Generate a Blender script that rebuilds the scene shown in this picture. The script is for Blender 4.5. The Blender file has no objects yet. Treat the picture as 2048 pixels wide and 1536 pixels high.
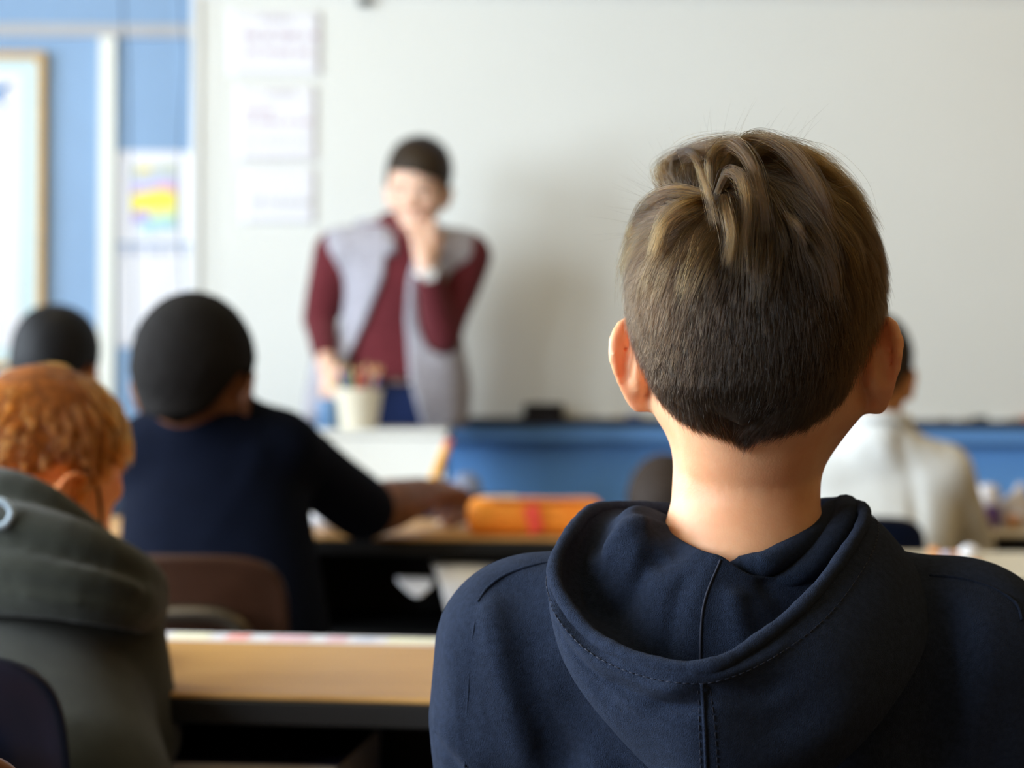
import bpy, math, random
import numpy as np
from mathutils import Matrix, Vector
rng = np.random.default_rng(7)
random.seed(7)
SC = bpy.context.scene
COL = SC.collection
R_ = math.radians

# ------------------------------------------------------------------ camera
F_PX = 4000.0                       # focal length in pixels of the 2048 wide frame
CAM = np.array([0.0, 0.0, 1.01])
PITCH, ROLL = math.atan(20 / F_PX), 0.006
fwd = np.array([0, math.cos(PITCH), -math.sin(PITCH)])
up0 = np.array([0, math.sin(PITCH), math.cos(PITCH)])
rt0 = np.array([1.0, 0, 0])
rt = rt0 * math.cos(ROLL) + up0 * math.sin(ROLL)
up = up0 * math.cos(ROLL) - rt0 * math.sin(ROLL)
cam_d = bpy.data.cameras.new('camera')
cam = bpy.data.objects.new('camera', cam_d)
COL.objects.link(cam)
m = Matrix.Identity(4)
for i in range(3):
    m[i][0], m[i][1], m[i][2], m[i][3] = rt[i], up[i], -fwd[i], CAM[i]
cam.matrix_world = m
cam_d.sensor_width = 36
cam_d.lens = F_PX / 2048 * 36
cam_d.clip_start = 0.05
cam_d.dof.use_dof = True
cam_d.dof.focus_distance = 1.225
cam_d.dof.aperture_fstop = 5.4
SC.camera = cam

def P(px, py, d):
    """the point at depth d (metres ahead of the camera) seen at photo pixel px, py"""
    v = fwd + rt * ((px - 1024) / F_PX) + up * ((768 - py) / F_PX)
    return CAM + v * (d / v[1])

# ------------------------------------------------------------------ light
SC.view_settings.view_transform = 'Standard'
SC.view_settings.look = 'None'
SC.view_settings.gamma = 1
SC.view_settings.exposure = 0.12
w = bpy.data.worlds.new('sky')
SC.world = w
w.use_nodes = True
w.node_tree.nodes['Background'].inputs[0].default_value = (0.75, 0.87, 1.0, 1)
w.node_tree.nodes['Background'].inputs[1].default_value = 0.35
XL, XR, YB, YF, ZC = -2.7, 3.3, -2.2, 5.9, 2.85
WINDOWS = [(-1.3, 0.1), (0.5, 1.9), (2.3, 3.7), (4.05, 5.35)]
WZ = (0.95, 2.45)
WPOW = [160, 192, 203, 54]
for (y0, y1), pw in zip(WINDOWS, WPOW):
    ld = bpy.data.lights.new('daylight', 'AREA')
    ld.shape = 'RECTANGLE'
    ld.size, ld.size_y = (y1 - y0), WZ[1] - WZ[0]
    ld.energy = pw
    ld.color = (0.79, 0.90, 1.0)
    lo = bpy.data.objects.new('daylight', ld)
    COL.objects.link(lo)
    lo.location = (XL - 0.17, (y0 + y1) / 2, sum(WZ) / 2)
    lo.rotation_euler = (0, R_(-90), 0)
    ld.size, ld.size_y = WZ[1] - WZ[0], (y1 - y0)
LAMPS = [(-0.9, 1.6), (1.7, 1.6), (-0.9, 4.4), (1.7, 4.4)]
LPOW = [1.0, 4.5, 4.0, 6.5]
for (x, y), pw in zip(LAMPS, LPOW):
    ld = bpy.data.lights.new('tube_light', 'AREA')
    ld.shape = 'RECTANGLE'
    ld.size, ld.size_y = 0.5, 1.1
    ld.energy = pw
    ld.color = (1.0, 0.68, 0.27)
    lo = bpy.data.objects.new('tube_light', ld)
    COL.objects.link(lo)
    lo.location = (x, y, ZC - 0.075)

# ------------------------------------------------------------------ helpers
def lin(c):
    out = []
    for v in c:
        v = v / 255.0
        out.append(v / 12.92 if v <= 0.04045 else ((v + 0.055) / 1.055) ** 2.4)
    return out

MATS = {}
def mat(name, rgb, rough=0.6, spec=0.4, var=0.0, vscale=20.0, bump=0.0, bscale=200.0, sss=0.0, metal=0.0,
        rgb2=None, stretch=(1, 1, 1), sheen=0.0, sss_col=(1.0, 0.35, 0.2), sss_scale=0.012):
    if name in MATS:
        return MATS[name]
    M = bpy.data.materials.new(name)
    M.use_nodes = True
    nt = M.node_tree
    b = nt.nodes['Principled BSDF']
    c = lin(rgb)
    b.inputs['Base Color'].default_value = (*c, 1)
    b.inputs['Roughness'].default_value = rough
    b.inputs['Specular IOR Level'].default_value = spec
    b.inputs['Metallic'].default_value = metal
    if sheen:
        b.inputs['Sheen Weight'].default_value = sheen
        b.inputs['Sheen Roughness'].default_value = 0.5
    if sss:
        b.inputs['Subsurface Weight'].default_value = sss
        b.inputs['Subsurface Radius'].default_value = sss_col
        b.inputs['Subsurface Scale'].default_value = sss_scale
    tc = mp = None
    if var or bump or rgb2:
        tc = nt.nodes.new('ShaderNodeTexCoord')
        mp = nt.nodes.new('ShaderNodeMapping')
        mp.inputs['Scale'].default_value = stretch
        nt.links.new(tc.outputs['Object'], mp.inputs['Vector'])
    if var or rgb2:
        n = nt.nodes.new('ShaderNodeTexNoise')
        n.inputs['Scale'].default_value = vscale
        n.inputs['Detail'].default_value = 5
        nt.links.new(mp.outputs[0], n.inputs['Vector'])
        r = nt.nodes.new('ShaderNodeValToRGB')
        c2 = lin(rgb2) if rgb2 else [v * (1 - var) for v in c]
        c1 = c if rgb2 else [min(1, v * (1 + var)) for v in c]
        r.color_ramp.elements[0].position = 0.35
        r.color_ramp.elements[1].position = 0.65
        r.color_ramp.elements[0].color = (*c2, 1)
        r.color_ramp.elements[1].color = (*c1, 1)
        nt.links.new(n.outputs['Fac'], r.inputs['Fac'])
        nt.links.new(r.outputs['Color'], b.inputs['Base Color'])
    if bump:
        n = nt.nodes.new('ShaderNodeTexNoise')
        n.inputs['Scale'].default_value = bscale
        n.inputs['Detail'].default_value = 4
        nt.links.new(mp.outputs[0], n.inputs['Vector'])
        bp = nt.nodes.new('ShaderNodeBump')
        bp.inputs['Strength'].default_value = bump
        bp.inputs['Distance'].default_value = 0.002
        nt.links.new(n.outputs['Fac'], bp.inputs['Height'])
        nt.links.new(bp.outputs['Normal'], b.inputs['Normal'])
    MATS[name] = M
    return M

def hair_mat(name, rgb, rough=0.32, rad=0.35, rand=0.25, ior=1.55):
    if name in MATS:
        return MATS[name]
    M = bpy.data.materials.new(name)
    M.use_nodes = True
    nt = M.node_tree
    nt.nodes.remove(nt.nodes['Principled BSDF'])
    h = nt.nodes.new('ShaderNodeBsdfHairPrincipled')
    h.model = 'CHIANG'
    h.parametrization = 'COLOR'
    h.inputs['Color'].default_value = (*lin(rgb), 1)
    h.inputs['Roughness'].default_value = rough
    h.inputs['Radial Roughness'].default_value = rad
    h.inputs['IOR'].default_value = ior
    h.inputs['Random Roughness'].default_value = 0.2
    inf = nt.nodes.new('ShaderNodeHairInfo')
    r = nt.nodes.new('ShaderNodeValToRGB')
    c = lin(rgb)
    r.color_ramp.elements[0].position = .45
    r.color_ramp.elements[0].color = (*[v * (1 - rand) for v in c], 1)
    r.color_ramp.elements[1].color = (*[v * (1 + rand * 3.2) for v in c], 1)
    nt.links.new(inf.outputs['Random'], r.inputs['Fac'])
    nt.links.new(r.outputs['Color'], h.inputs['Color'])
    nt.links.new(h.outputs[0], nt.nodes['Material Output'].inputs['Surface'])
    MATS[name] = M
    return M

def obj(name, me, m=None, parent=None, smooth=True):
    o = bpy.data.objects.new(name, me)
    COL.objects.link(o)
    if m is not None:
        ms = m if isinstance(m, (list, tuple)) else [m]
        for x in ms:
            me.materials.append(x)
    if smooth and hasattr(me, 'polygons'):
        me.polygons.foreach_set('use_smooth', [True] * len(me.polygons))
    if parent is not None:
        o.parent = parent
        o.matrix_parent_inverse = Matrix.Identity(4)
        if isinstance(parent, bpy.types.Object):
            o.location = -world_loc(parent) + o.location
    return o

def world_loc(o):
    v = o.location.copy()
    while o.parent:
        o = o.parent
        v = v + o.location
    return v

def mesh(verts, faces, name='mesh'):
    me = bpy.data.meshes.new(name)
    v = verts.tolist() if hasattr(verts, 'tolist') else [tuple(map(float, a)) for a in verts]
    f = faces.tolist() if hasattr(faces, 'tolist') else faces
    me.from_pydata(v, [], f)
    me.update()
    return me

def tag(o, label=None, cat=None, group=None, kind=None):
    if label: o['label'] = label
    if cat: o['category'] = cat
    if group: o['group'] = group
    if kind: o['kind'] = kind
    return o

def thing(name, label, cat, loc=(0, 0, 0), group=None):
    o = bpy.data.objects.new(name, None)
    COL.objects.link(o)
    o.location = loc
    o.empty_display_size = 0.05
    return tag(o, label, cat, group)

class MB:
    """collects simple shapes (in world coordinates, or turned by a frame) into one mesh"""
    def __init__(self, loc=(0, 0, 0), rz=0.0):
        self.v, self.f, self.mi = [], [], []
        self.M = Matrix.Translation(Vector(loc)) @ Matrix.Rotation(rz, 4, 'Z')
    def add(self, vs, fs, mi=0):
        n = len(self.v)
        self.v += [tuple(self.M @ Vector(tuple(map(float, a)))) for a in vs]
        self.f += [tuple(i + n for i in q) for q in fs]
        self.mi += [mi] * len(fs)
        return self
    def box(self, a, b, mi=0, bev=0.0):
        x0, y0, z0 = a; x1, y1, z1 = b
        if bev <= 0:
            vs = [(x0, y0, z0), (x1, y0, z0), (x1, y1, z0), (x0, y1, z0), (x0, y0, z1), (x1, y0, z1), (x1, y1, z1), (x0, y1, z1)]
            fs = [(0, 3, 2, 1), (4, 5, 6, 7), (0, 1, 5, 4), (1, 2, 6, 5), (2, 3, 7, 6), (3, 0, 4, 7)]
            return self.add(vs, fs, mi)
        # bevelled box: three nested rings
        n = 4
        ring = []
        for cx, cy, a0 in ((x1 - bev, y1 - bev, 0), (x0 + bev, y1 - bev, 90), (x0 + bev, y0 + bev, 180), (x1 - bev, y0 + bev, 270)):
            for k in range(n):
                t = R_(a0 + 90 * k / (n - 1))
                ring.append((cx + bev * math.cos(t), cy + bev * math.sin(t), cx, cy))
        L = len(ring)
        b2 = min(bev * 0.6, (z1 - z0) * 0.3)
        vs = []
        for z, s in ((z0, 0.4), (z0 + b2, 1.0), (z1 - b2, 1.0), (z1, 0.4)):
            for (x, y, cx, cy) in ring:
                vs.append((cx + (x - cx) * s, cy + (y - cy) * s, z))
        fs = []
        for lv in range(3):
            for k in range(L):
                fs.append((lv * L + k, lv * L + (k + 1) % L, (lv + 1) * L + (k + 1) % L, (lv + 1) * L + k))
        fs.append(tuple(range(L - 1, -1, -1)))
        fs.append(tuple(range(3 * L, 4 * L)))
        return self.add(vs, fs, mi)
    def tube(self, pts, r, n=10, mi=0, closed=False):
        pts = [Vector(tuple(map(float, p))) for p in pts]
        rs = r if isinstance(r, (list, tuple)) else [r] * len(pts)
        vs, fs = [], []
        T = []
        for i in range(len(pts)):
            a = pts[i - 1] if (i > 0 or closed) else pts[i]
            b = pts[(i + 1) % len(pts)] if (i < len(pts) - 1 or closed) else pts[i]
            T.append((b - a).normalized())
        nrm = T[0].orthogonal().normalized()
        for i, p in enumerate(pts):
            nrm = (nrm - T[i] * nrm.dot(T[i]))
            nrm = nrm.normalized() if nrm.length > 1e-6 else T[i].orthogonal().normalized()
            bn = T[i].cross(nrm)
            for k in range(n):
                t = 2 * math.pi * k / n
                vs.append(p + (nrm * math.cos(t) + bn * math.sin(t)) * rs[i])
        N = len(pts)
        for i in range(N if closed else N - 1):
            j = (i + 1) % N
            for k in range(n):
                fs.append((i * n + k, i * n + (k + 1) % n, j * n + (k + 1) % n, j * n + k))
        if not closed:
            fs.append(tuple(range(n - 1, -1, -1)))
            fs.append(tuple((N - 1) * n + k for k in range(n)))
        return self.add(vs, fs, mi)
    def lathe(self, prof, n=24, mi=0, c=(0, 0, 0)):
        vs, fs = [], []
        for r, z in prof:
            for k in range(n):
                t = 2 * math.pi * k / n
                vs.append((c[0] + r * math.cos(t), c[1] + r * math.sin(t), c[2] + z))
        for i in range(len(prof) - 1):
            for k in range(n):
                fs.append((i * n + k, i * n + (k + 1) % n, (i + 1) * n + (k + 1) % n, (i + 1) * n + k))
        fs.append(tuple(range(n - 1, -1, -1)))
        fs.append(tuple((len(prof) - 1) * n + k for k in range(n)))
        return self.add(vs, fs, mi)
    def sheet(self, G, mi=0, thick=0.0, closed_u=False):
        """grid of points G (nu, nv, 3)"""
        G = np.asarray(G, float)
        nu, nv = G.shape[:2]
        n0 = len(self.v)
        vs = G.reshape(-1, 3)
        fs = []
        for i in range(nu - 1 + (1 if closed_u else 0)):
            for j in range(nv - 1):
                a = (i % nu) * nv + j; b = ((i + 1) % nu) * nv + j
                fs.append((a, b, b + 1, a + 1))
        if thick:
            du = np.gradient(G, axis=0); dv = np.gradient(G, axis=1)
            N = np.cross(du, dv); N /= (np.linalg.norm(N, axis=2, keepdims=True) + 1e-12)
            vs2 = (G + N * thick).reshape(-1, 3)
            off = len(vs)
            fs2 = [tuple(i + off for i in q[::-1]) for q in fs]
            rim = [i * nv for i in range(nu)] + [(nu - 1) * nv + j for j in range(1, nv)] + \
                  [i * nv + nv - 1 for i in range(nu - 2, -1, -1)] + [j for j in range(nv - 2, 0, -1)]
            side = []
            for k in range(len(rim)):
                a, b = rim[k], rim[(k + 1) % len(rim)]
                side.append((b, a, a + off, b + off))
            vs = np.vstack([vs, vs2])
            fs = fs + fs2 + side
        return self.add(vs, fs, mi)
    def build(self, name, m, parent=None, smooth=False, sub=0):
        me = mesh(self.v, self.f, name)
        o = obj(name, me, m, parent, smooth)
        if any(self.mi):
            me.polygons.foreach_set('material_index', self.mi)
        if sub:
            sm = o.modifiers.new('sub', 'SUBSURF'); sm.levels = sub; sm.render_levels = sub
        return o

def crom(pts, n):
    """Catmull-Rom through pts (k, dim), n samples"""
    p = np.asarray(pts, float)
    k = len(p)
    q = np.vstack([2 * p[0] - p[1], p, 2 * p[-1] - p[-2]])
    t = np.linspace(0, k - 1 - 1e-9, n)
    i = t.astype(int); f = (t - i)[:, None]
    a, b, c, d = q[i], q[i + 1], q[i + 2], q[i + 3]
    return 0.5 * (2 * b + (c - a) * f + (2 * a - 5 * b + 4 * c - d) * f ** 2 + (3 * b - a - 3 * c + d) * f ** 3)

# ------------------------------------------------------------------ solid modelling by distance fields
def v3(a): return np.asarray(a, np.float32)
def ell(c, r):
    c, r = v3(c), v3(r)
    def f(p):
        q = (p - c) / r
        k0 = np.sqrt((q * q).sum(1)) + 1e-9
        k1 = np.sqrt(((q / r) ** 2).sum(1)) + 1e-9
        return k0 * (k0 - 1) / k1
    return f
def rc(a, b, ra, rb=None):
    a, b = v3(a), v3(b)
    rb = ra if rb is None else rb
    ab = b - a; L2 = float((ab * ab).sum()) + 1e-12
    def f(p):
        q = p - a
        t = np.clip(q @ ab / L2, 0, 1)
        d = q - t[:, None] * ab
        return np.sqrt((d * d).sum(1)) - (ra + (rb - ra) * t)
    return f
def chain(pts, rs):
    fs = [rc(pts[i], pts[i + 1], rs[i], rs[i + 1]) for i in range(len(pts) - 1)]
    return lambda p: np.minimum.reduce([f(p) for f in fs])
def boxd(c, h, r=0.0, Rm=None):
    c, h = v3(c), v3(h)
    def f(p):
        q = p - c
        if Rm is not None: q = q @ v3(Rm)
        q = np.abs(q) - (h - r)
        return np.sqrt((np.maximum(q, 0) ** 2).sum(1)) + np.minimum(q.max(1), 0) - r
    return f
def smin(a, b, k):
    h = np.clip(0.5 + 0.5 * (b - a) / k, 0, 1)
    return b + (a - b) * h - k * h * (1 - h)
def smax(a, b, k): return -smin(-a, -b, k)
def U(*items, k=0.02):
    def f(p):
        d = items[0](p)
        for it in items[1:]:
            d = smin(d, it(p), k)
        return d
    return f
def local(fn, c, Rm, s=1.0):
    c, Rm = v3(c), v3(Rm)
    return lambda p: fn(((p - c) @ Rm) / s) * s
_wk = rng.normal(size=(14, 3)); _wp = rng.uniform(0, 6.28, 14)
def wav(p, freq=30, seed=0):
    r = np.random.default_rng(seed + 11)
    k = r.normal(size=(7, 3)).astype(np.float32); k /= np.linalg.norm(k, axis=1, keepdims=True)
    ph = r.uniform(0, 6.28, 7)
    out = 0
    for i in range(7):
        out = out + np.sin((p @ k[i]) * freq * (0.6 + 0.13 * i) + ph[i] + 1.3 * np.sin((p @ k[i - 1]) * freq * 0.45))
    return out / 7
def wrinkle(fn, amp=0.004, freq=35, seed=0):
    return lambda p: fn(p) - amp * wav(p, freq, seed)
def grooves(fn, lines):
    """lines: (points, width, amp) -- amp > 0 is a ridge, amp < 0 a crease"""
    cs = [(chain(pts, [0] * len(pts)), wd, am) for pts, wd, am in lines]
    def f(p):
        d = fn(p)
        for c, wd, am in cs:
            d = d - am * np.exp(-(c(p) / wd) ** 2)
        return d
    return f

def nets(fn, lo, hi, h, smooth=2):
    lo, hi = np.asarray(lo, float), np.asarray(hi, float)
    n = np.maximum(((hi - lo) / h).astype(int) + 1, 4)
    ax = [(lo[i] + h * np.arange(n[i])).astype(np.float32) for i in range(3)]
    D = np.empty(n, np.float32)
    BK = 12                                  # blocks far from the surface are filled from their middle
    nb_ = [-(-int(k) // BK) for k in n]
    cen = [np.array([ax[i][min(b * BK + BK // 2, n[i] - 1)] for b in range(nb_[i])], np.float32) for i in range(3)]
    Cg = fn(np.stack(np.meshgrid(*cen, indexing='ij'), -1).reshape(-1, 3)).reshape(nb_)
    near = np.abs(Cg) < BK * h * 1.25 + .012
    for (a, b, c) in np.argwhere(~near):
        D[a * BK:(a + 1) * BK, b * BK:(b + 1) * BK, c * BK:(c + 1) * BK] = Cg[a, b, c]
    nr_ = np.argwhere(near)
    for q0 in range(0, len(nr_), 60):
        gs, sl = [], []
        for (a, b, c) in nr_[q0:q0 + 60]:
            x, y, z = (ax[i][k * BK:(k + 1) * BK] for i, k in enumerate((a, b, c)))
            gs.append(np.stack(np.meshgrid(x, y, z, indexing='ij'), -1).reshape(-1, 3))
            sl.append((a, b, c, len(x), len(y), len(z)))
        r = fn(np.vstack(gs)); o = 0
        for a, b, c, lx, ly, lz in sl:
            D[a * BK:a * BK + lx, b * BK:b * BK + ly, c * BK:c * BK + lz] = r[o:o + lx * ly * lz].reshape(lx, ly, lz)
            o += lx * ly * lz
    for a in range(3):                       # close at the border
        s = [slice(None)] * 3
        for e in (0, -1):
            s[a] = e; D[tuple(s)] = np.maximum(D[tuple(s)], 0.3 * h); s[a] = slice(None)
    ins = D < 0
    corner = [(i, j, k) for i in (0, 1) for j in (0, 1) for k in (0, 1)]
    cnt = sum(ins[i:n[0] - 1 + i, j:n[1] - 1 + j, k:n[2] - 1 + k].astype(np.int8) for i, j, k in corner)
    act = (cnt > 0) & (cnt < 8)
    I = np.argwhere(act)
    ids = np.full(act.shape, -1, np.int64); ids[act] = np.arange(len(I))
    V = np.stack([D[I[:, 0] + i, I[:, 1] + j, I[:, 2] + k] for i, j, k in corner], 1)
    acc = np.zeros((len(I), 3)); num = np.zeros(len(I))
    for a in range(8):
        for b in range(a + 1, 8):
            ca, cb = np.array(corner[a]), np.array(corner[b])
            if np.abs(ca - cb).sum() != 1: continue
            va, vb = V[:, a], V[:, b]
            x = (va < 0) != (vb < 0)
            t = np.where(x, va / np.where(x, va - vb, 1), 0)
            acc += np.where(x[:, None], ca + t[:, None] * (cb - ca), 0)
            num += x
    pos = lo + h * (I + acc / num[:, None])
    quads = []
    for a in range(3):
        b, c = (a + 1) % 3, (a + 2) % 3
        s0 = [slice(None)] * 3; s1 = [slice(None)] * 3
        s0[a] = slice(0, -1); s1[a] = slice(1, None)
        A, B = ins[tuple(s0)], ins[tuple(s1)]
        X = np.argwhere(A != B)
        X = X[(X[:, b] > 0) & (X[:, c] > 0) & (X[:, b] < n[b] - 1) & (X[:, c] < n[c] - 1)]
        fl = A[X[:, 0], X[:, 1], X[:, 2]]
        eb = np.zeros(3, int); eb[b] = 1
        ec = np.zeros(3, int); ec[c] = 1
        g = lambda Y: ids[Y[:, 0], Y[:, 1], Y[:, 2]]
        q = np.stack([g(X - eb - ec), g(X - ec), g(X), g(X - eb)], 1)
        q[~fl] = q[~fl][:, ::-1]
        quads.append(q)
    Q = np.vstack(quads)
    Q = Q[(Q >= 0).all(1)]
    for _ in range(smooth):
        s = np.zeros_like(pos); w_ = np.zeros(len(pos))
        for i in range(4):
            np.add.at(s, Q[:, i], pos[Q[:, (i + 1) % 4]] + pos[Q[:, i - 1]])
            np.add.at(w_, Q[:, i], 2)
        ok = w_ > 0
        pos[ok] = 0.5 * pos[ok] + 0.5 * s[ok] / w_[ok][:, None]
    return pos, Q

def solid(name, parts, m, parent, sub=0):
    """parts: list of (fn, lo, hi, step[, smooth]) joined into one mesh object"""
    vs, qs, n = [], [], 0
    for pt in parts:
        v, q = nets(*pt)
        vs.append(v); qs.append(q + n); n += len(v)
    me = mesh(np.vstack(vs), np.vstack(qs), name)
    o = obj(name, me, m, parent)
    if sub:
        sm = o.modifiers.new('sub', 'SUBSURF'); sm.levels = sub; sm.render_levels = sub
    return o

def bounds(pts, pad):
    a = np.array(pts, float)
    return a.min(0) - pad, a.max(0) + pad

def rot(yaw=0, pitch=0, roll=0):
    """head frame: columns right, front, up.  yaw > 0 turns to the left, pitch > 0 looks up, roll > 0 tips to the right"""
    return np.array(Matrix.Rotation(R_(yaw), 3, 'Z') @ Matrix.Rotation(R_(roll), 3, 'Y') @ Matrix.Rotation(R_(pitch), 3, 'X'))

# ------------------------------------------------------------------ head, ear, hand fields (local: x right, y front, z up)
def ear_field(sd, out=1.0, pierced=True):
    X = lambda x, y, z: (sd * (0.0745 + (x - 0.0745) * out), y, z)
    hp = [X(.070, .026, -.030), X(.077, .022, -.020), X(.083, .012, -.0165), X(.0885, .000, -.024), X(.090, -.006, -.038), X(.087, -.003, -.052), X(.083, .004, -.063), X(.078, .011, -.072), X(.071, .016, -.072)]
    hp = list(crom(hp, 25))
    helix = chain(hp, list(np.interp(np.linspace(0, 8, 25), range(9), [.003, .0038, .0042, .0044, .0042, .004, .0046, .0058, .004])))
    plate = [rc(X(.0735, .013, -.046 + (h_[2] + .046) * .35), h_, .0046, .0028) for h_ in hp[::2]]
    concha = ell(X(.0765, .003, -.050), (.0072, .011, .017))
    sulc = chain([X(.0785, -.0052, -.020), X(.0815, -.0074, -.034), X(.0830, -.0068, -.046), X(.0835, -.0040, -.055)], [.003, .0040, .0040, .0025])
    hole = ell(X(.087, .018, -.046), (.0065, .0065, .0095))
    def f(p):
        d = helix(p)
        for q in plate: d = smin(d, q(p), .003)
        d = smin(d, concha(p), .005)
        return smax(d, -hole(p), .003) if pierced else smax(d, -sulc(p), .004)
    return f
EARS = {}
def head_field(ears=True, ear_out=(1.0, 1.0), pierced=True):
    base = U(ell((0, -.006, 0), (.0765, .095, .088)), ell((0, .038, -.045), (.060, .056, .072)), k=.03)
    occ = ell((0, -.052, -.030), (.052, .045, .05))
    jaw = U(rc((-.053, .012, -.070), (-.012, .076, -.112), .016, .013), rc((.053, .012, -.070), (.012, .076, -.112), .016, .013),
            ell((0, .072, -.105), (.03, .024, .02)), k=.015)
    brow = rc((-.034, .078, -.006), (.034, .078, -.006), .013)
    nose = U(rc((0, .090, -.010), (0, .109, -.046), .007, .010), ell((-.011, .099, -.049), (.008, .009, .007)), ell((.011, .099, -.049), (.008, .009, .007)), k=.008)
    cheek = U(ell((-.038, .066, -.045), (.022, .022, .024)), ell((.038, .066, -.045), (.022, .022, .024)), k=.01)
    lips = U(rc((-.019, .089, -.0735), (.019, .089, -.0735), .0055), rc((-.016, .088, -.081), (.016, .088, -.081), .006), k=.003)
    sock = [ell((sx * .031, .101, -.018), (.016, .014, .010)) for sx in (-1, 1)]
    E = [ear_field(-1, ear_out[0], pierced), ear_field(1, ear_out[1], pierced)] if ears else []
    def f(p):
        d = smin(base(p), occ(p), .03)
        d = smin(d, jaw(p), .02)
        d = smin(d, cheek(p), .02)
        d = smin(d, brow(p), .014)
        for s in sock: d = smax(d, -s(p), .008)
        d = smin(d, nose(p), .008)
        d = smin(d, lips(p), .004)
        for e in E:
            d = smin(d, e(p), .004)
        return d
    return f
def hand_prims(wrist, Rm, s=1.0, curl=(40, 45, 50, 55), spread=5, thumb=(35, 25), flip=1):
    """Rm columns: across (towards the thumb), along the fingers, back of the hand"""
    wrist, Rm = np.array(wrist, float), np.array(Rm, float)
    W = lambda a: wrist + Rm @ (np.array(a) * s)
    out = [rc(W((0, -.01, 0)), W((0, .018, 0)), .021 * s, .023 * s)]
    xs = [.026, .009, -.009, -.025]; ls = [.040, .045, .042, .033]
    for x, L, c, k in zip(xs, ls, curl, (1.5, .5, -.5, -1.5)):
        out.append(rc(W((x * .55, .012, 0)), W((x, .078, 0)), .015 * s, .0105 * s))
        p = np.array((x, .078, 0.)); a = R_(c * .6); sp = R_(spread * k)
        r = .0092
        for seg, (ln, bend) in enumerate(((L, .6), (L * .62, 1.0), (L * .5, .7))):
            if seg: a += R_(c * bend)
            q = p + np.array((math.sin(sp) * ln, math.cos(sp) * math.cos(a) * ln, -math.sin(a) * ln))
            out.append(rc(W(p), W(q), r * s, (r - .0009) * s))
            p = q; r -= .0009
    p = np.array((.020, .012, -.004)); a1, a2 = R_(thumb[0]), R_(thumb[1])
    for ln, r0, r1, ang, dn in ((.045, .014, .0108, a1, .35), (.032, .0106, .0098, a1 - a2, .55), (.025, .0098, .008, a1 - 1.6 * a2, .6)):
        dv = np.array((math.sin(ang), math.cos(ang), -dn)); dv /= np.linalg.norm(dv)
        q = p + dv * ln
        out.append(rc(W(p), W(q), r0 * s, r1 * s)); p = q
    return out
def hand_part(wrist, Rm, s, forearm=None, step=.0028, **kw):
    pr = hand_prims(wrist, Rm, s, **kw)
    fl = list(pr)
    if forearm is not None:
        fl.append(rc(wrist, forearm, .021 * s, .027 * s))
    def f(p):
        d = fl[0](p)
        for q in fl[1:]: d = smin(d, q(p), .004)
        return d
    c = np.array(wrist) + np.array(Rm) @ np.array((0, .09 * s, 0))
    lo, hi = bounds([wrist, c] + ([forearm] if forearm is not None else []), .10 * s)
    return (f, lo, hi, step, 1)
def hand_field(wrist, Rm, s, **kw):
    pr = hand_prims(wrist, Rm, s, **kw)
    c = v3(np.array(wrist) + np.array(Rm) @ np.array((0, .07 * s, 0))); rad = .13 * s
    def f(p):
        bd = np.sqrt(((p - c) ** 2).sum(1)) - rad
        d = bd + .02
        k = bd < .01
        if k.any():
            q = p[k]; e = pr[0](q)
            for g in pr[1:]: e = smin(e, g(q), .004)
            d[k] = e
        return d
    return f
def near_only(fn, c, rad):
    c = v3(c)
    def f(p):
        bd = np.sqrt(((p - c) ** 2).sum(1)) - rad
        d = bd + .02
        k = bd < .01
        if k.any(): d[k] = fn(p[k])
        return d
    return f
def whole_body(head_fn, neck_fn, hc, nb, SL, SR, EL, ER, WL, WR, pel, hands, s=1.0, arm=(.036, .033, .026, .0215)):
    core = U(chain([nb, (np.array(SL) + np.array(SR)) / 2 - np.array((0, 0, .04)), pel], [.04, .05, .05]), rc(SL, SR, .03), k=.03)
    am = [chain([S0, (np.array(S0) + np.array(E0)) / 2, E0, np.array(E0) * .6 + np.array(W0) * .4, W0], [arm[0], arm[0], arm[1], arm[1], arm[3]]) for S0, E0, W0 in ((SL, EL, WL), (SR, ER, WR))]
    hf = near_only(head_fn, hc, .17 * s)
    def f(p):
        d = smin(hf(p), neck_fn(p), .02)
        d = smin(d, core(p), .03)
        for a in am: d = smin(d, a(p), .01)
        for h_ in hands: d = smin(d, h_(p), .008)
        return d
    return f
def frame(along, back):
    y = np.array(along, float); y /= np.linalg.norm(y)
    z = np.array(back, float); z -= y * z.dot(y); z /= np.linalg.norm(z)
    return np.stack([np.cross(y, z), y, z], 1)
def hairline(pts):
    """pts: (azimuth from the back in degrees, height) -- hair stands above this line"""
    a = np.array(pts, float)
    def f(p):
        az = np.degrees(np.arctan2(np.abs(p[:, 0]), -p[:, 1]))
        return np.interp(az, a[:, 0], a[:, 1])
    return f
BOY_LINE = [(0, -.088), (25, -.082), (45, -.072), (62, -.052), (78, -.022), (95, -.02), (103, -.045), (112, -.04), (122, .02), (140, .05), (180, .052)]
def hair_cap(th, line, ns=0.0, freq=60, top=0.0, seed=0, occ=True):
    base = U(ell((0, -.006, 0), (.0765, .095, .088)), ell((0, -.052, -.030), (.052, .045, .05)), k=.03)
    nk = rc((0, -.02, -.05), (0, -.035, -.14), .047, .05)
    hl = hairline(line)
    def f(p):
        d = smin(base(p), nk(p), .025) - th - top * np.clip(p[:, 2] / .08, 0, 1) - ns * wav(p, freq, seed)
        return smax(d, (hl(p) - p[:, 2]) * .8, .006)
    return f

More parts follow.
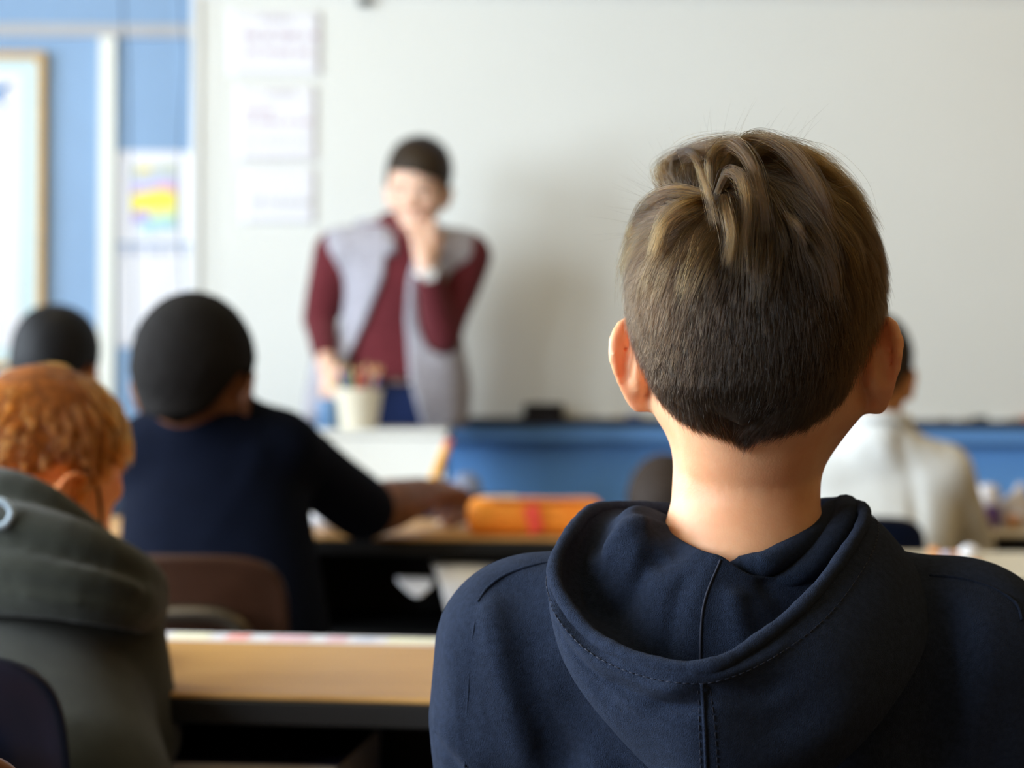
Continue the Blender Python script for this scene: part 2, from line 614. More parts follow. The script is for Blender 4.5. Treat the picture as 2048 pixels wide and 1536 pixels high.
EYE = {}
def add_eyes(body, c, Rm, s, iris):
    for sx in (-1, 1):
        vs, fs, mi = [], [], []
        n, mseg = 12, 10
        for i in range(mseg + 1):
            t = math.pi * i / mseg
            for k in range(n):
                a = 2 * math.pi * k / n
                vs.append((.0112 * math.sin(t) * math.cos(a), .0112 * math.cos(t), .0112 * math.sin(t) * math.sin(a)))
        for i in range(mseg):
            for k in range(n):
                fs.append((i * n + k, i * n + (k + 1) % n, (i + 1) * n + (k + 1) % n, (i + 1) * n + k)); mi.append(1 if i < 2 else 0)
        V = np.array(vs) + np.array((sx * .031, .0795, -.018))
        V = (V * s) @ np.array(Rm).T + np.array(c)
        me = mesh(V, fs, 'eye')
        o = obj('eye', me, [mat('eye_white', (225, 220, 215), .2), mat('iris_' + iris, {'brown': (60, 35, 20), 'blue': (70, 95, 120)}[iris], .15)], body)
        me.polygons.foreach_set('material_index', mi)

# strands --------------------------------------------------------------
def strands(name, parent, P3, rad, m):
    """P3 (n strands, k points, 3)"""
    n, k = P3.shape[:2]
    cu = bpy.data.hair_curves.new(name)
    cu.add_curves([k] * n)
    base = world_loc(parent) if parent else Vector((0, 0, 0))
    pts = (P3 - np.array(base)).astype(np.float32)
    cu.attributes['position'].data.foreach_set('vector', pts.reshape(-1))
    ra = cu.attributes.get('radius') or cu.attributes.new('radius', 'FLOAT', 'POINT')
    tp = np.linspace(1, 0, k) ** .6 * .85 + .15
    ra.data.foreach_set('value', (np.asarray(rad).reshape(-1, 1) * tp[None]).astype(np.float32).reshape(-1) if np.ndim(rad) else np.tile(rad * tp, n).astype(np.float32))
    o = bpy.data.objects.new(name, cu)
    COL.objects.link(o)
    cu.materials.append(m)
    if parent is not None:
        o.parent = parent
    return o
def sample_surface(V, Q, n, mask=None, g=rng):
    if mask is not None: Q = Q[mask[Q].all(1)]
    T = np.vstack([Q[:, [0, 1, 2]], Q[:, [0, 2, 3]]])
    a, b, c = V[T[:, 0]], V[T[:, 1]], V[T[:, 2]]
    ar = np.linalg.norm(np.cross(b - a, c - a), axis=1)
    i = g.choice(len(T), n, p=ar / ar.sum())
    u, v = g.random(n), g.random(n)
    fl = u + v > 1; u[fl] = 1 - u[fl]; v[fl] = 1 - v[fl]
    return a[i] + (b - a)[i] * u[:, None] + (c - a)[i] * v[:, None]
def grad(fn, p, e=.0015):
    p = p.astype(np.float32)
    g = np.stack([fn(p + v3(d)) - fn(p - v3(d)) for d in ((e, 0, 0), (0, e, 0), (0, 0, e))], 1)
    return g / (np.linalg.norm(g, axis=1, keepdims=True) + 1e-9)
def grow(fn, roots, flow, length, height, k=8, g=rng, lift=.9):
    """strands that leave roots and follow flow(p, n) at height above the skin fn"""
    n = len(roots)
    out = np.empty((n, k, 3)); p = roots.copy(); out[:, 0] = p
    nr = grad(fn, p)
    for i in range(1, k):
        t = i / (k - 1)
        d = flow(p, nr)
        d = d - nr * (d * nr).sum(1, keepdims=True)
        d /= np.linalg.norm(d, axis=1, keepdims=True) + 1e-9
        d = d + nr * (lift * max(0, 1 - t * 2.2))
        d /= np.linalg.norm(d, axis=1, keepdims=True)
        p = p + d * (length / (k - 1))[:, None]
        nr = grad(fn, p)
        dist = fn(p.astype(np.float32))
        tgt = height * min(1, t * 1.6)
        p = p + nr * (np.clip(tgt - dist, -.004, .02) * (.75))[:, None]
        out[:, i] = p
    return out
def clump(S, ncl, amt, g=rng):
    n = len(S)
    gi = g.choice(n, ncl, replace=False)
    mid = S[:, 2]; G = mid[gi]
    best = np.empty(n, int)
    for a in range(0, n, 2000):
        d = ((mid[a:a + 2000, None] - G[None]) ** 2).sum(2)
        best[a:a + 2000] = gi[d.argmin(1)]
    k = S.shape[1]
    wgt = (np.linspace(0, 1, k) ** 1.2)[None, :, None] * np.asarray(amt).reshape(-1, 1, 1)
    return S * (1 - wgt) + S[best] * wgt

# ================================================================== ROOM
def struct(name, mb, m, **kw):
    return tag(mb.build(name, m, **kw), kind='structure')
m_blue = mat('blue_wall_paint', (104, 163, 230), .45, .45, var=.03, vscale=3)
m_cream = mat('tan_wall_paint', (138, 104, 58), .7, .2, var=.03, vscale=3)
m_floor = mat('vinyl_floor', (104, 96, 86), .35, .4, var=.10, vscale=6)
m_ceil = mat('ceiling_tile', (170, 154, 120), .8, .2, bump=.3, bscale=90)
m_white = mat('white_paint', (236, 238, 238), .5, .3)
T = 0.15
struct('floor', MB().box((XL - T, YB - T, -.1), (XR + T, YF + T, 0)), m_floor)
struct('ceiling', MB().box((XL - T, YB - T, ZC), (XR + T, YF + T, ZC + .1)), m_ceil)
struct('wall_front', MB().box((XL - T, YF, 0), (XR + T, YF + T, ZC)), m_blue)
struct('wall_back', MB().box((XL - T, YB - T, 0), (XR + T, YB, ZC)), m_cream)
struct('wall_right', MB().box((XR, YB, 0), (XR + T, YF, ZC)), m_cream)
wl = MB()
wl.box((XL - T, YB, 0), (XL, YF, WZ[0])).box((XL - T, YB, WZ[1]), (XL, YF, ZC))
ys = [YB] + [v for wv in WINDOWS for v in wv] + [YF]
for i in range(0, len(ys), 2):
    wl.box((XL - T, ys[i], WZ[0]), (XL, ys[i + 1], WZ[1]))
struct('wall_left', wl, m_cream)
mg = bpy.data.materials.new('window_glass'); mg.use_nodes = True
nt = mg.node_tree; nt.nodes.remove(nt.nodes['Principled BSDF'])
a = nt.nodes.new('ShaderNodeBsdfTransparent'); g_ = nt.nodes.new('ShaderNodeBsdfGlossy'); g_.inputs['Roughness'].default_value = .02
mx = nt.nodes.new('ShaderNodeMixShader'); mx.inputs[0].default_value = .06
nt.links.new(a.outputs[0], mx.inputs[1]); nt.links.new(g_.outputs[0], mx.inputs[2]); nt.links.new(mx.outputs[0], nt.nodes['Material Output'].inputs['Surface'])
for i, (y0, y1) in enumerate(WINDOWS):
    b = MB()
    x0, x1 = XL - .10, XL - .05
    fw = .05
    b.box((x0, y0, WZ[0]), (x1, y0 + fw, WZ[1])).box((x0, y1 - fw, WZ[0]), (x1, y1, WZ[1]))
    b.box((x0, y0 + fw, WZ[0]), (x1, y1 - fw, WZ[0] + fw)).box((x0, y0 + fw, WZ[1] - fw), (x1, y1 - fw, WZ[1]))
    ym = (y0 + y1) / 2
    b.box((x0, ym - .02, WZ[0] + fw), (x1, ym + .02, WZ[1] - fw))
    wdw = struct('window_%d' % (i + 1), b, m_white)
    MB().box((XL - .078, y0 + fw, WZ[0] + fw), (XL - .072, y1 - fw, WZ[1] - fw)).build('pane', mg, wdw)
    MB().box((XL - .05, y0 - .04, WZ[0] - .03), (XL + .06, y1 + .04, WZ[0])).build('sill', m_white, wdw)

Yw = YF            # front wall plane
def wx(px, y=Yw): return P(px, 748, y)[0]
def wz(py, y=Yw): return P(1024, py, y)[2]
tag(MB().box((XL + .001, Yw - .0015, .1), (wx(392), Yw, ZC - .001)).build('wall_front_lit_sheet', mat('blue_paint_lit_tint', (130, 162, 198), .5, .45, var=.03, vscale=3)), kind='structure')  # added sheet: paler blue of the window-lit wall put into its colour
# white trims on the blue wall
z0, z1 = wz(72), wz(50)
struct('trim_1', MB().box((XL, Yw - .018, P(190, 74, Yw)[2]), (wx(388), Yw, P(190, 50, Yw)[2])), mat('trim_grey_white', (176, 176, 178), .5))
struct('trim_2', MB().box((wx(199), Yw - .022, .1), (wx(229), Yw, P(200, 76, Yw)[2])), mat('trim_cream_white', (236, 238, 230), .5))
bb = MB().box((XL, Yw - .02, 0), (XR, Yw, .10))
struct('baseboard_front', bb, mat('dark_vinyl', (40, 40, 45), .5))
struct('baseboard_right', MB().box((XR - .02, YB, 0), (XR, YF - .02, .10)), mat('dark_vinyl', ()))
# blue rail below the whiteboard
zt = wz(843)
m_rail = mat('blue_rail_paint', (116, 172, 236), .45, .4)
struct('trim_3', MB().box((wx(600), Yw - .070, zt - .055), (XR - .001, Yw, zt - .004), bev=.012), m_rail)

# whiteboard -----------------------------------------------------------
X0, X1 = wx(392), 2.75
zb, zt2 = P(1400, 842, Yw)[2], P(1024, 3, Yw)[2]
wb = thing('whiteboard', 'large white dry-erase board across the front wall behind the teacher', 'whiteboard', ((X0 + X1) / 2, Yw, zb))
yb = Yw - .03
MB().box((X0, yb, zb), (X1, Yw - .001, zt2)).build('writing_surface', mat('whiteboard_enamel', (226, 228, 224), .35, .35, var=.01, vscale=1.5), wb)
fr = MB()
fr.box((X0 - .012, yb - .012, zb), (X0 + .012, Yw - .001, zt2)).box((X0 - .012, yb - .012, zt2), (X1 + .012, Yw - .001, zt2 + .025)).box((X1, yb - .012, zb), (X1 + .012, Yw - .001, zt2))
fr.build('frame', mat('aluminium', (222, 224, 222), .4, metal=.1), wb)
MB().box((X0, yb - .062, zb - .014), (X1, Yw - .001, zb + .002)).box((X0, yb - .065, zb - .014), (X1, yb - .060, zb + .010)).build('marker_tray', mat('tray_dark', (52, 58, 68), .45, metal=.2), wb)
c = P(729, 6, yb - .02)
MB().box((c[0] - .018, yb - .03, c[2] - .008), (c[0] + .018, yb - .012, c[2] + .02), bev=.006).build('map_clip', mat('dark_clip', (70, 70, 66), .5), wb)
# things on the tray
zt_ = zb + .002
xe = wx(1088, 5.83)
er = thing('board_eraser', 'black felt eraser lying on the tray under the whiteboard', 'eraser', (xe, 5.83, zt_))
MB().box((xe - .060, 5.80, zt_), (xe + .060, 5.85, zt_ + .018)).build('felt', mat('felt_grey', (45, 42, 44), .95, .1), er)
MB().box((xe - .060, 5.798, zt_ + .018), (xe + .060, 5.852, zt_ + .048), bev=.012).build('grip', mat('black_plastic_matt', (28, 26, 28), .6, .3), er)
def marker(px, rz, rgb, nm, label, L=.125):
    x = wx(px, 5.835)
    t = thing('board_marker', label, 'marker', (x, 5.835, zt_), 'markers on the whiteboard tray')
    d = np.array((math.cos(rz), math.sin(rz), 0)) * L / 2
    o_ = np.array((x, 5.835, zt_ + .0085))
    MB().tube([o_ - d, o_ + d * .35], .008).build('barrel', mat('marker_white', (225, 225, 222), .4), t, True)
    MB().tube([o_ + d * .35, o_ + d], .0083).build('cap', mat('marker_' + nm, rgb, .4), t, True)
marker(1240, .05, (40, 80, 160), 'blue', 'blue-capped marker on the tray beside the black eraser')
marker(1836, 3.1, (180, 30, 30), 'red', 'red-capped marker on the tray nearest the white-shirted boy')
marker(1895, .1, (40, 90, 50), 'green', 'green-capped marker on the tray, second right of the white-shirted boy')
marker(1940, .0, (70, 100, 60), 'olive', 'olive-capped marker on the tray, between the green and orange ones')
marker(1990, 3.2, (40, 45, 60), 'black', 'black-capped marker on the tray just left of the orange one')
marker(2032, .05, (225, 90, 30), 'orange', 'orange-capped marker on the tray at the right edge of the photo')

# papers on the board --------------------------------------------------
m_paper = mat('paper_white', (234, 234, 240), .8, .2)
def paper(name, px0, py0, px1, py1, y, label, cat, rows, m=m_paper, group=None, curl=.0012):
    a_, b_ = P(px0, py0, y), P(px1, py1, y)
    t = thing(name, label, cat, ((a_[0] + b_[0]) / 2, y, b_[2]), group)
    n = 12
    xs = np.linspace(a_[0], b_[0], n); zs = np.linspace(a_[2], b_[2], n)
    G = np.array([[(x, y - .0006 - curl * (1 - abs(2 * i / (n - 1) - 1)) * (j / (n - 1)) ** 2, z) for j, z in enumerate(zs)] for i, x in enumerate(xs)])
    MB().sheet(G, thick=.0012).build('sheet', m, t, True)
    mb = MB(); inks = []
    for (py, qx0, qx1, hgt, rgb) in rows:
        x = P(qx0, py, y)[0]; xe_ = P(qx1, py, y)[0]; z = P(0.5 * (qx0 + qx1), py, y)[2]
        h = hgt / F_PX * y / 2
        r = random.Random(int(py * 7 + qx0))
        while x < xe_ - .006:
            w_ = min(r.uniform(.008, .022), xe_ - x)
            mb.box((x, y - .0042, z - h * r.uniform(.6, 1)), (x + w_, y - .0038, z + h * r.uniform(.6, 1)), len(inks))
            x += w_ + r.choice((.005, .006, .016))
        inks.append(mat('ink_%d_%d_%d' % rgb, rgb, .8))
    if inks: mb.build('lettering', inks, t)
yp = yb - .0022
paper('paper_notice', 457, 22, 643, 150, yp, 'topmost white notice with three rows of pinkish lettering on the whiteboard', 'notice',
      [(38, 520, 580, 12, (205, 198, 205)), (72, 486, 636, 16, (206, 190, 202)), (104, 494, 618, 14, (212, 198, 208))], group='paper notices on the whiteboard')
paper('paper_notice', 474, 172, 634, 322, yp, 'white notice with faint pink lines below the topmost one on the whiteboard', 'notice',
      [(187, 535, 590, 10, (208, 203, 206)), (222, 488, 545, 12, (220, 204, 214)), (244, 488, 620, 12, (216, 202, 212)), (283, 482, 622, 9, (216, 218, 220)), (315, 486, 636, 8, (220, 214, 220))], group='paper notices on the whiteboard')
paper('paper_notice', 484, 336, 632, 446, yp, 'lowest white notice with a single grey line on the whiteboard', 'notice',
      [(404, 500, 618, 16, (214, 216, 220))], group='paper notices on the whiteboard')
# blue wall papers
ypw = Yw - .002
pa = P(236, 302, ypw); pb = P(386, 486, ypw)
po = thing('poster', 'white poster with a yellow and purple picture on the blue wall beside the whiteboard', 'poster', ((pa[0] + pb[0]) / 2, ypw, pb[2]), 'posters left of the whiteboard')
MB().box((pa[0], ypw - .002, pb[2]), (pb[0], ypw, pa[2])).build('sheet', m_paper, po)
def wavy(py0, py1, px0, px1, amp, ph, dy):
    n = 24; t = np.linspace(0, 1, n)
    top = [P(px0 + (px1 - px0) * u, py0 + amp * math.sin(ph + 5 * u), dy) for u in t]
    bot = [P(px0 + (px1 - px0) * u, py1 + amp * math.sin(ph + .8 + 4 * u), dy) for u in t]
    return np.stack([np.array(top), np.array(bot)], 1)
yd = ypw - .0035
pic = None
for k, (y0_, y1_, a_, ph, rgb, q0, q1) in enumerate([(330, 352, 3, 0, (196, 205, 190), 264, 352), (333, 350, 2, 1, (232, 214, 110), 276, 302), (348, 372, 4, 2, (196, 204, 226), 264, 352),
        (368, 388, 4, .5, (206, 180, 226), 264, 352), (372, 386, 4, 2.5, (240, 170, 200), 312, 352), (384, 424, 4, 1.5, (246, 232, 92), 262, 352),
        (420, 440, 3, .4, (226, 240, 170), 290, 352), (424, 446, 4, 2, (190, 170, 226), 262, 302), (438, 462, 4, 1, (176, 220, 226), 282, 350)]):
    me = MB().sheet(wavy(y0_, y1_, q0, q1, a_, ph, yd - .0006 * k), thick=-.0004)
    me.build('picture_patch', mat('poster_tint_%d' % k, rgb, .7), po)
paper('poster', 236, 492, 386, 696, ypw, 'plain white sheet with a grey heading on the blue wall under the yellow picture', 'poster',
      [(503, 240, 380, 16, (200, 206, 226))], m_paper, 'posters left of the whiteboard', .001)
# pinboard
ya = Yw - .002
bx1, bz1, bz0 = P(92, 420, ya)[0], P(45, 106, ya)[2], P(45, 738, ya)[2]
bx0 = bx1 - 1.1
pin = thing('framed_board', 'wood-framed white display board at the left edge of the blue wall', 'noticeboard', ((bx0 + bx1) / 2, ya, bz0))
m_oak = mat('oak_frame', (196, 160, 104), .5, .4, var=.15, vscale=18, stretch=(1, 1, 12))
fw = .022
f_ = MB().box((bx0, ya - .03, bz0), (bx0 + fw, ya, bz1)).box((bx1 - fw, ya - .03, bz0), (bx1, ya, bz1)).box((bx0 + fw, ya - .03, bz0), (bx1 - fw, ya, bz0 + fw)).box((bx0 + fw, ya - .03, bz1 - fw), (bx1 - fw, ya, bz1))
f_.build('frame', m_oak, pin)
MB().box((bx0 + fw, ya - .012, bz0 + fw), (bx1 - fw, ya, bz1 - fw)).build('border_backing', mat('pale_teal_paper', (204, 226, 232), .8), pin)
MB().box((bx0 + fw + .04, ya - .014, bz0 + fw + .04), (bx1 - fw - .05, ya - .0125, bz1 - fw - .04)).build('paper_panel', m_paper, pin)
yk = ya - .0155
swoop = [P(-30, 178, yk), P(-8, 182, yk), P(8, 176, yk), P(18, 168, yk)]
swoop2 = [P(-20, 190, yk), P(2, 204, yk), P(16, 216, yk)]
MB().tube(crom(swoop, 14), [.006 + .006 * math.sin(i / 13 * 3.1) for i in range(14)]).tube(crom(swoop2, 10), [.008 - .0006 * i for i in range(10)]).build('blue_motif', mat('motif_blue', (70, 140, 205), .7), pin, True)
# hanging cables in front of the blue wall
def cable(pts, label, r=.003):
    c_ = crom([P(px, py, d) for px, py, d in pts], 40)
    o = MB().tube(c_, r, 8).build('hanging_cable', mat('cable_grey_blue', (60, 78, 100), .5), None, True)
    tag(o, label, 'cable', 'cables hanging at the blue wall')
def to_ceiling(px, d):
    p = P(px, 0, d); return px, 768 - (ZC - .001 - CAM[2]) / d * F_PX - 20, d
cable([to_ceiling(244, 5.75), (246, 0, 5.75), (254, 120, 5.75), (258, 300, 5.75), (266, 560, 5.75), (266, 860, 5.75), (268, 1100, 5.75), (280, 1280, 5.75)], 'thin grey cable hanging beside the white post of the blue wall')
cable([to_ceiling(362, 5.75), (364, 0, 5.75), (372, 110, 5.75), (362, 260, 5.75), (358, 420, 5.75), (366, 600, 5.75), (372, 900, 5.75), (366, 1280, 5.75)], 'thin grey cable hanging beside the left edge of the whiteboard')
# ceiling lights
for k, (x, y) in enumerate(LAMPS):
    t = thing('ceiling_light', 'white rectangular ceiling light with a warm diffuser, %s' % ('over the window side near the back', 'over the right side near the back', 'over the window side near the whiteboard', 'over the right side near the whiteboard')[k], 'ceiling light', (x, y, ZC), 'ceiling lights')
    MB().box((x - .32, y - .62, ZC - .06), (x - .27, y + .62, ZC)).box((x + .27, y - .62, ZC - .06), (x + .32, y + .62, ZC)).box((x - .27, y - .62, ZC - .06), (x + .27, y - .57, ZC)).box((x - .27, y + .57, ZC - .06), (x + .27, y + .62, ZC)).build('housing', m_white, t)
    MB().box((x - .27, y - .57, ZC - .02), (x + .27, y + .57, ZC - .012)).build('diffuser', mat('diffuser', (250, 236, 205), .4), t)

# ================================================================== FURNITURE
m_steel = mat('dull_steel', (104, 98, 90), .34, metal=1.0)
m_blacksteel = mat('black_steel', (22, 22, 24), .45, .4)
def chair(loc, rz, m, label, hz=.77, w_=.40, seat_z=.43, group='school chairs'):
    """front of the chair faces local +Y, backrest at local -Y"""
    L = lambda: MB(loc, rz)
    t = thing('school_chair', label, 'chair', loc, group)
    n1, n2 = 21, 15
    z0_, z1_ = seat_z + .10, hz
    G = np.zeros((n1, n2, 3)); hw = w_ / 2; hh = (z1_ - z0_) / 2
    for i, u in enumerate(np.linspace(-1, 1, n1)):
        for j, v in enumerate(np.linspace(-1, 1, n2)):
            # square to rounded rectangle
            e = 5.0
            r = max(abs(u), abs(v)); q = (abs(u) ** e + abs(v) ** e) ** (1 / e) if r > 0 else 1
            s_ = r / q if q else 1
            x = u * s_ * hw; zz = v * s_ * hh
            yy = -.20 - .028 * (v + 1) + .035 * (u * s_) ** 2 - (.006 if r > .93 else 0)
            G[i, j] = (x, yy, (z0_ + z1_) / 2 + zz)
    L().sheet(G, thick=.011).build('backrest', m, t, True, sub=1)
    G = np.zeros((n1, n2, 3))
    for i, u in enumerate(np.linspace(-1, 1, n1)):
        for j, v in enumerate(np.linspace(-1, 1, n2)):
            e = 5.0; r = max(abs(u), abs(v)); q = (abs(u) ** e + abs(v) ** e) ** (1 / e) if r > 0 else 1
            s_ = r / q if q else 1
            x = u * s_ * hw; y = v * s_ * .19
            G[i, j] = (x, y + .01, seat_z - .012 + .012 * (u * s_) ** 2 + .012 * max(0, -v) ** 2 - .03 * max(0, v - .5) ** 2)
    L().sheet(G, thick=.011).build('seat', m, t, True, sub=1)
    # tube frame: U behind the backrest, running down to a seat rail
    zr = z1_ - .085
    pts = crom([(-hw + .03, -.05, seat_z - .035), (-hw + .03, -.18, seat_z - .02), (-hw + .032, -.232, seat_z + .10), (-hw + .04, -.262, zr - .05), (-hw + .075, -.275, zr), (0, -.280, zr + .004),
                (hw - .075, -.275, zr), (hw - .04, -.262, zr - .05), (hw - .032, -.232, seat_z + .10), (hw - .03, -.18, seat_z - .02), (hw - .03, -.05, seat_z - .035)], 60)
    L().tube(pts, .011, 10).build('back_frame', m_steel, t, True)
    L().tube([(-hw + .03, .15, seat_z - .035), (hw - .03, .15, seat_z - .035)], .010).tube([(-hw + .03, -.05, seat_z - .035), (hw - .03, -.05, seat_z - .035)], .010).tube([(-hw + .03, -.05, seat_z - .035), (-hw + .03, .15, seat_z - .035)], .010).tube([(hw - .03, -.05, seat_z - .035), (hw - .03, .15, seat_z - .035)], .010).build('seat_frame', m_steel, t, True)
    for sx in (-1, 1):
        for (ya_, yb_) in ((.15, .19), (-.05, -.21)):
            lg = L().tube([(sx * (hw - .03), ya_, seat_z - .035), (sx * (hw - .02), (ya_ + yb_) / 2, seat_z * .5), (sx * (hw - .01), yb_, .012)], .011).build('leg', m_steel, t, True)
            L().tube([(sx * (hw - .01), yb_, 0), (sx * (hw - .01), yb_, .03)], .014).build('foot_glide', m_blacksteel, lg, True)
    return t
m_top = mat('desk_laminate', (200, 154, 92), .38, .4, rgb2=(184, 138, 78), vscale=7, stretch=(1, 9, 9))
m_pale_top = mat('desk_laminate_pale', (218, 206, 180), .4, .4, var=.03, vscale=5)
m_edge = mat('black_edging', (14, 14, 15), .5, .4)
m_box = mat('book_box_black', (12, 12, 13), .55, .35)
def desk(loc, rz, w_, dp, zt_, label, mtop, box=True):
    """local origin at the middle of the near edge; +Y away from the sitter"""
    L = lambda: MB(loc, rz)
    t = thing('school_desk', label, 'desk', loc, 'two-seat school desks')
    hw = w_ / 2
    L().box((-hw, 0, zt_ - .006), (hw, dp, zt_), bev=.004).build('desktop', mtop, t)
    L().box((-hw - .002, -.002, zt_ - .030), (hw + .002, dp + .002, zt_ - .0055), bev=.004).build('edge_band', m_edge, t)
    if box:
        z0_ = zt_ - .175
        b = L()
        b.box((-hw + .03, .03, z0_), (hw - .03, dp - .03, z0_ + .008)).box((-hw + .03, dp - .04, z0_), (hw - .03, dp - .03, zt_ - .03))
        for x in (-hw + .03, -.005, hw - .04):
            b.box((x, .03, z0_ + .008), (x + .01, dp - .04, zt_ - .03))
        b.build('book_box', m_box, t)
    else:
        L().box((-hw + .04, dp - .05, zt_ - .32), (hw - .04, dp - .035, zt_ - .03)).build('modesty_panel', m_box, t)
    for sx in (-1, 1):
        for y in (.05, dp - .05):
            zl = zt_ - .03
            L().tube([(sx * (hw - .022), y, zl), (sx * (hw - .022), y, .0)], .014).build('leg', m_blacksteel, t, True)
    return t
def dpt(loc, rz, x, y, z):
    c_, s_ = math.cos(rz), math.sin(rz)
    return np.array((loc[0] + x * c_ - y * s_, loc[1] + x * s_ + y * c_, z))

# desk of the red-haired boy (beige strip in the middle foreground)
D1Z = .70
p1 = P(600, 1391, 1.965)
D1R = R_(-7)
D1 = (p1[0] + .245 * 0 - .26, p1[1] + .03, 0)
desk(D1, D1R, 1.22, .44, p1[2], 'tan-topped school desk with black edging beside the hoodie boy, books inside', m_top)
# desk of the boy in the navy polo shirt
p2 = P(900, 1074, 3.40)
D2R = R_(-2)
D2 = (-.40, p2[1], 0)
desk(D2, D2R, 1.15, .42, p2[2], 'tan-topped school desk carrying the orange pencil case', m_top)
# right hand desks
p3 = P(1950, 1104, 3.46)
D3R = R_(-1.5)
D3 = (p3[0] + .38, p3[1] - .44, 0)
desk(D3, D3R, 1.2, .44, p3[2], 'pale-topped school desk with scraps just beyond the hoodie boy, on his right', m_pale_top)
p4 = P(2020, 1068, 4.10)
D4 = (p4[0] + .20, p4[1], 0)
desk(D4, R_(-1), 1.2, .44, p4[2], 'pale-topped school desk in front of the white-shirted boy', m_pale_top)
# front row, left
D5 = (-.50, 4.32, 0)
D5Z = P(960, 1022, 4.5)[2]
desk(D5, 0, 1.15, .40, .70, 'school desk in the front row beside the white cabinet', m_pale_top)

m_brown = mat('brown_plastic', (58, 34, 22), .38, .45, var=.05, vscale=60, bump=.08, bscale=500)
m_navy = mat('navy_plastic', (14, 24, 46), .34, .45, bump=.06, bscale=500)
pc = P(345, 1098, 2.72)
chair((pc[0], pc[1] + .22, 0), R_(-4), m_brown, 'brown plastic school chair behind the boy in the navy polo shirt', hz=pc[2], w_=.35)
pc = P(-190, 1296, 1.66)
chair((pc[0], pc[1] + .23, 0), R_(-6), m_navy, 'dark navy plastic school chair of the red-haired boy at the left edge', hz=pc[2] + .005, w_=.16 * 2)
pc = P(1690, 1026, 3.62)
chair((pc[0], pc[1] + .23, 0), R_(0), m_navy, 'dark navy plastic school chair behind the white-shirted boy', hz=pc[2], w_=.30)
pc = P(935, 982, 3.95)
chair((pc[0], pc[1] + .23, 0), R_(3), m_navy, 'empty dark navy school chair beyond the orange pencil case', hz=pc[2], w_=.24)
pc = P(-650, 1466, 1.15)
chair((pc[0], pc[1] + .23, 0), R_(10), mat('tan_brown_plastic', (120, 78, 52), .35, .5), 'tan-brown school chair at the lower left corner, nearest the camera', hz=pc[2], w_=.34, seat_z=.44)

# white cabinet with pencils in front of the teacher ---------------------
ca = P(890, 861, 4.75); cb = P(640, 861, 4.75)
cx0, cx1, cy0, cy1, cz = cb[0] - .05, ca[0], 4.75, 5.02, ca[2]
cab = thing('cabinet', 'white free-standing cabinet in front of the teacher', 'cabinet', ((cx0 + cx1) / 2, (cy0 + cy1) / 2, 0))
m_cab = mat('white_laminate', (222, 224, 222), .45, .35)
MB().box((cx0, cy0 + .02, .02), (cx1, cy1, cz - .015)).build('body', mat('cabinet_side_shade', (44, 48, 56), .5), cab)  # dark body colour stands for shade on the side away from the windows
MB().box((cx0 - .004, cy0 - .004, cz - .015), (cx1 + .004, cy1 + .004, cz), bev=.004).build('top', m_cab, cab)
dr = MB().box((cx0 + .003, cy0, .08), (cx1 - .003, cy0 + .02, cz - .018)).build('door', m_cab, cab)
MB().box((cx0 + .02, cy0 - .02, .55), (cx0 + .03, cy0, .65)).build('handle', m_steel, dr)
MB().box((cx0 + .02, cy0 + .05, 0), (cx1 - .02, cy1 - .03, .02)).build('plinth', m_blacksteel, cab)
# pencil tub
q = P(716, 861, 4.87); qx, qy = q[0], 4.87
tub = thing('pencil_tub', 'white plastic tub of coloured pencils standing on the white cabinet', 'pencil pot', (qx, qy, cz))
MB().lathe([(.0, 0), (.040, 0), (.045, .004), (.060, .095), (.062, .097), (.059, .097), (.043, .008), (.0, .008)], 28, c=(qx, qy, cz)).build('tub', mat('tub_plastic', (228, 220, 200), .4, .4), tub, True)
pcols = [((150, 190, 60), 'lime'), ((200, 60, 150), 'magenta'), ((120, 50, 150), 'violet'), ((40, 140, 110), 'green'), ((30, 120, 120), 'teal'), ((210, 170, 50), 'yellow'), ((200, 50, 60), 'red'), ((190, 70, 90), 'rose'), ((60, 110, 60), 'moss green'), ((230, 120, 60), 'orange'), ((60, 90, 170), 'blue'), ((130, 60, 40), 'brown')]
for i, (rgb, nm) in enumerate(pcols):
    a_ = math.pi * (1 - (i + .5) / 12)
    bx = qx + .030 * math.cos(a_); by = qy - .02 * math.sin(a_ * 1.0) + (.02 if i % 2 else -.005)
    tx = qx + .052 * math.cos(a_); ty = by * 1.0 + (by - qy) * .3
    tpz = cz + .128 + .018 * ((i * 7) % 5) / 4
    t = thing('coloured_pencil', '%s pencil standing in the white tub on the cabinet' % nm, 'pencil', (bx, by, cz + .01), 'pencils in the white tub')
    pA, pB = np.array((bx, by, cz + .010)), np.array((tx, ty, tpz))
    d_ = (pB - pA) / np.linalg.norm(pB - pA)
    MB().tube([pA, pB], .0045, 6).build('shaft', mat('pencil_' + nm, rgb, .4), t)
    sp = MB().tube([pB, pB + d_ * .016], [.0045, .0012], 6).build('sharpened_tip', mat('pencil_wood', (222, 184, 130), .7), t)
# blue beaker
q = P(657, 861, 4.86)
o = MB().lathe([(0, 0), (.024, 0), (.027, .003), (.029, .062), (.026, .070), (.012, .074), (0, .075)], 20, c=(q[0], q[1] + .01, cz)).build('blue_beaker', mat('beaker_blue', (88, 122, 160), .4, .4), None, True)
tag(o, 'small grey-blue beaker on the white cabinet left of the pencil tub', 'beaker')

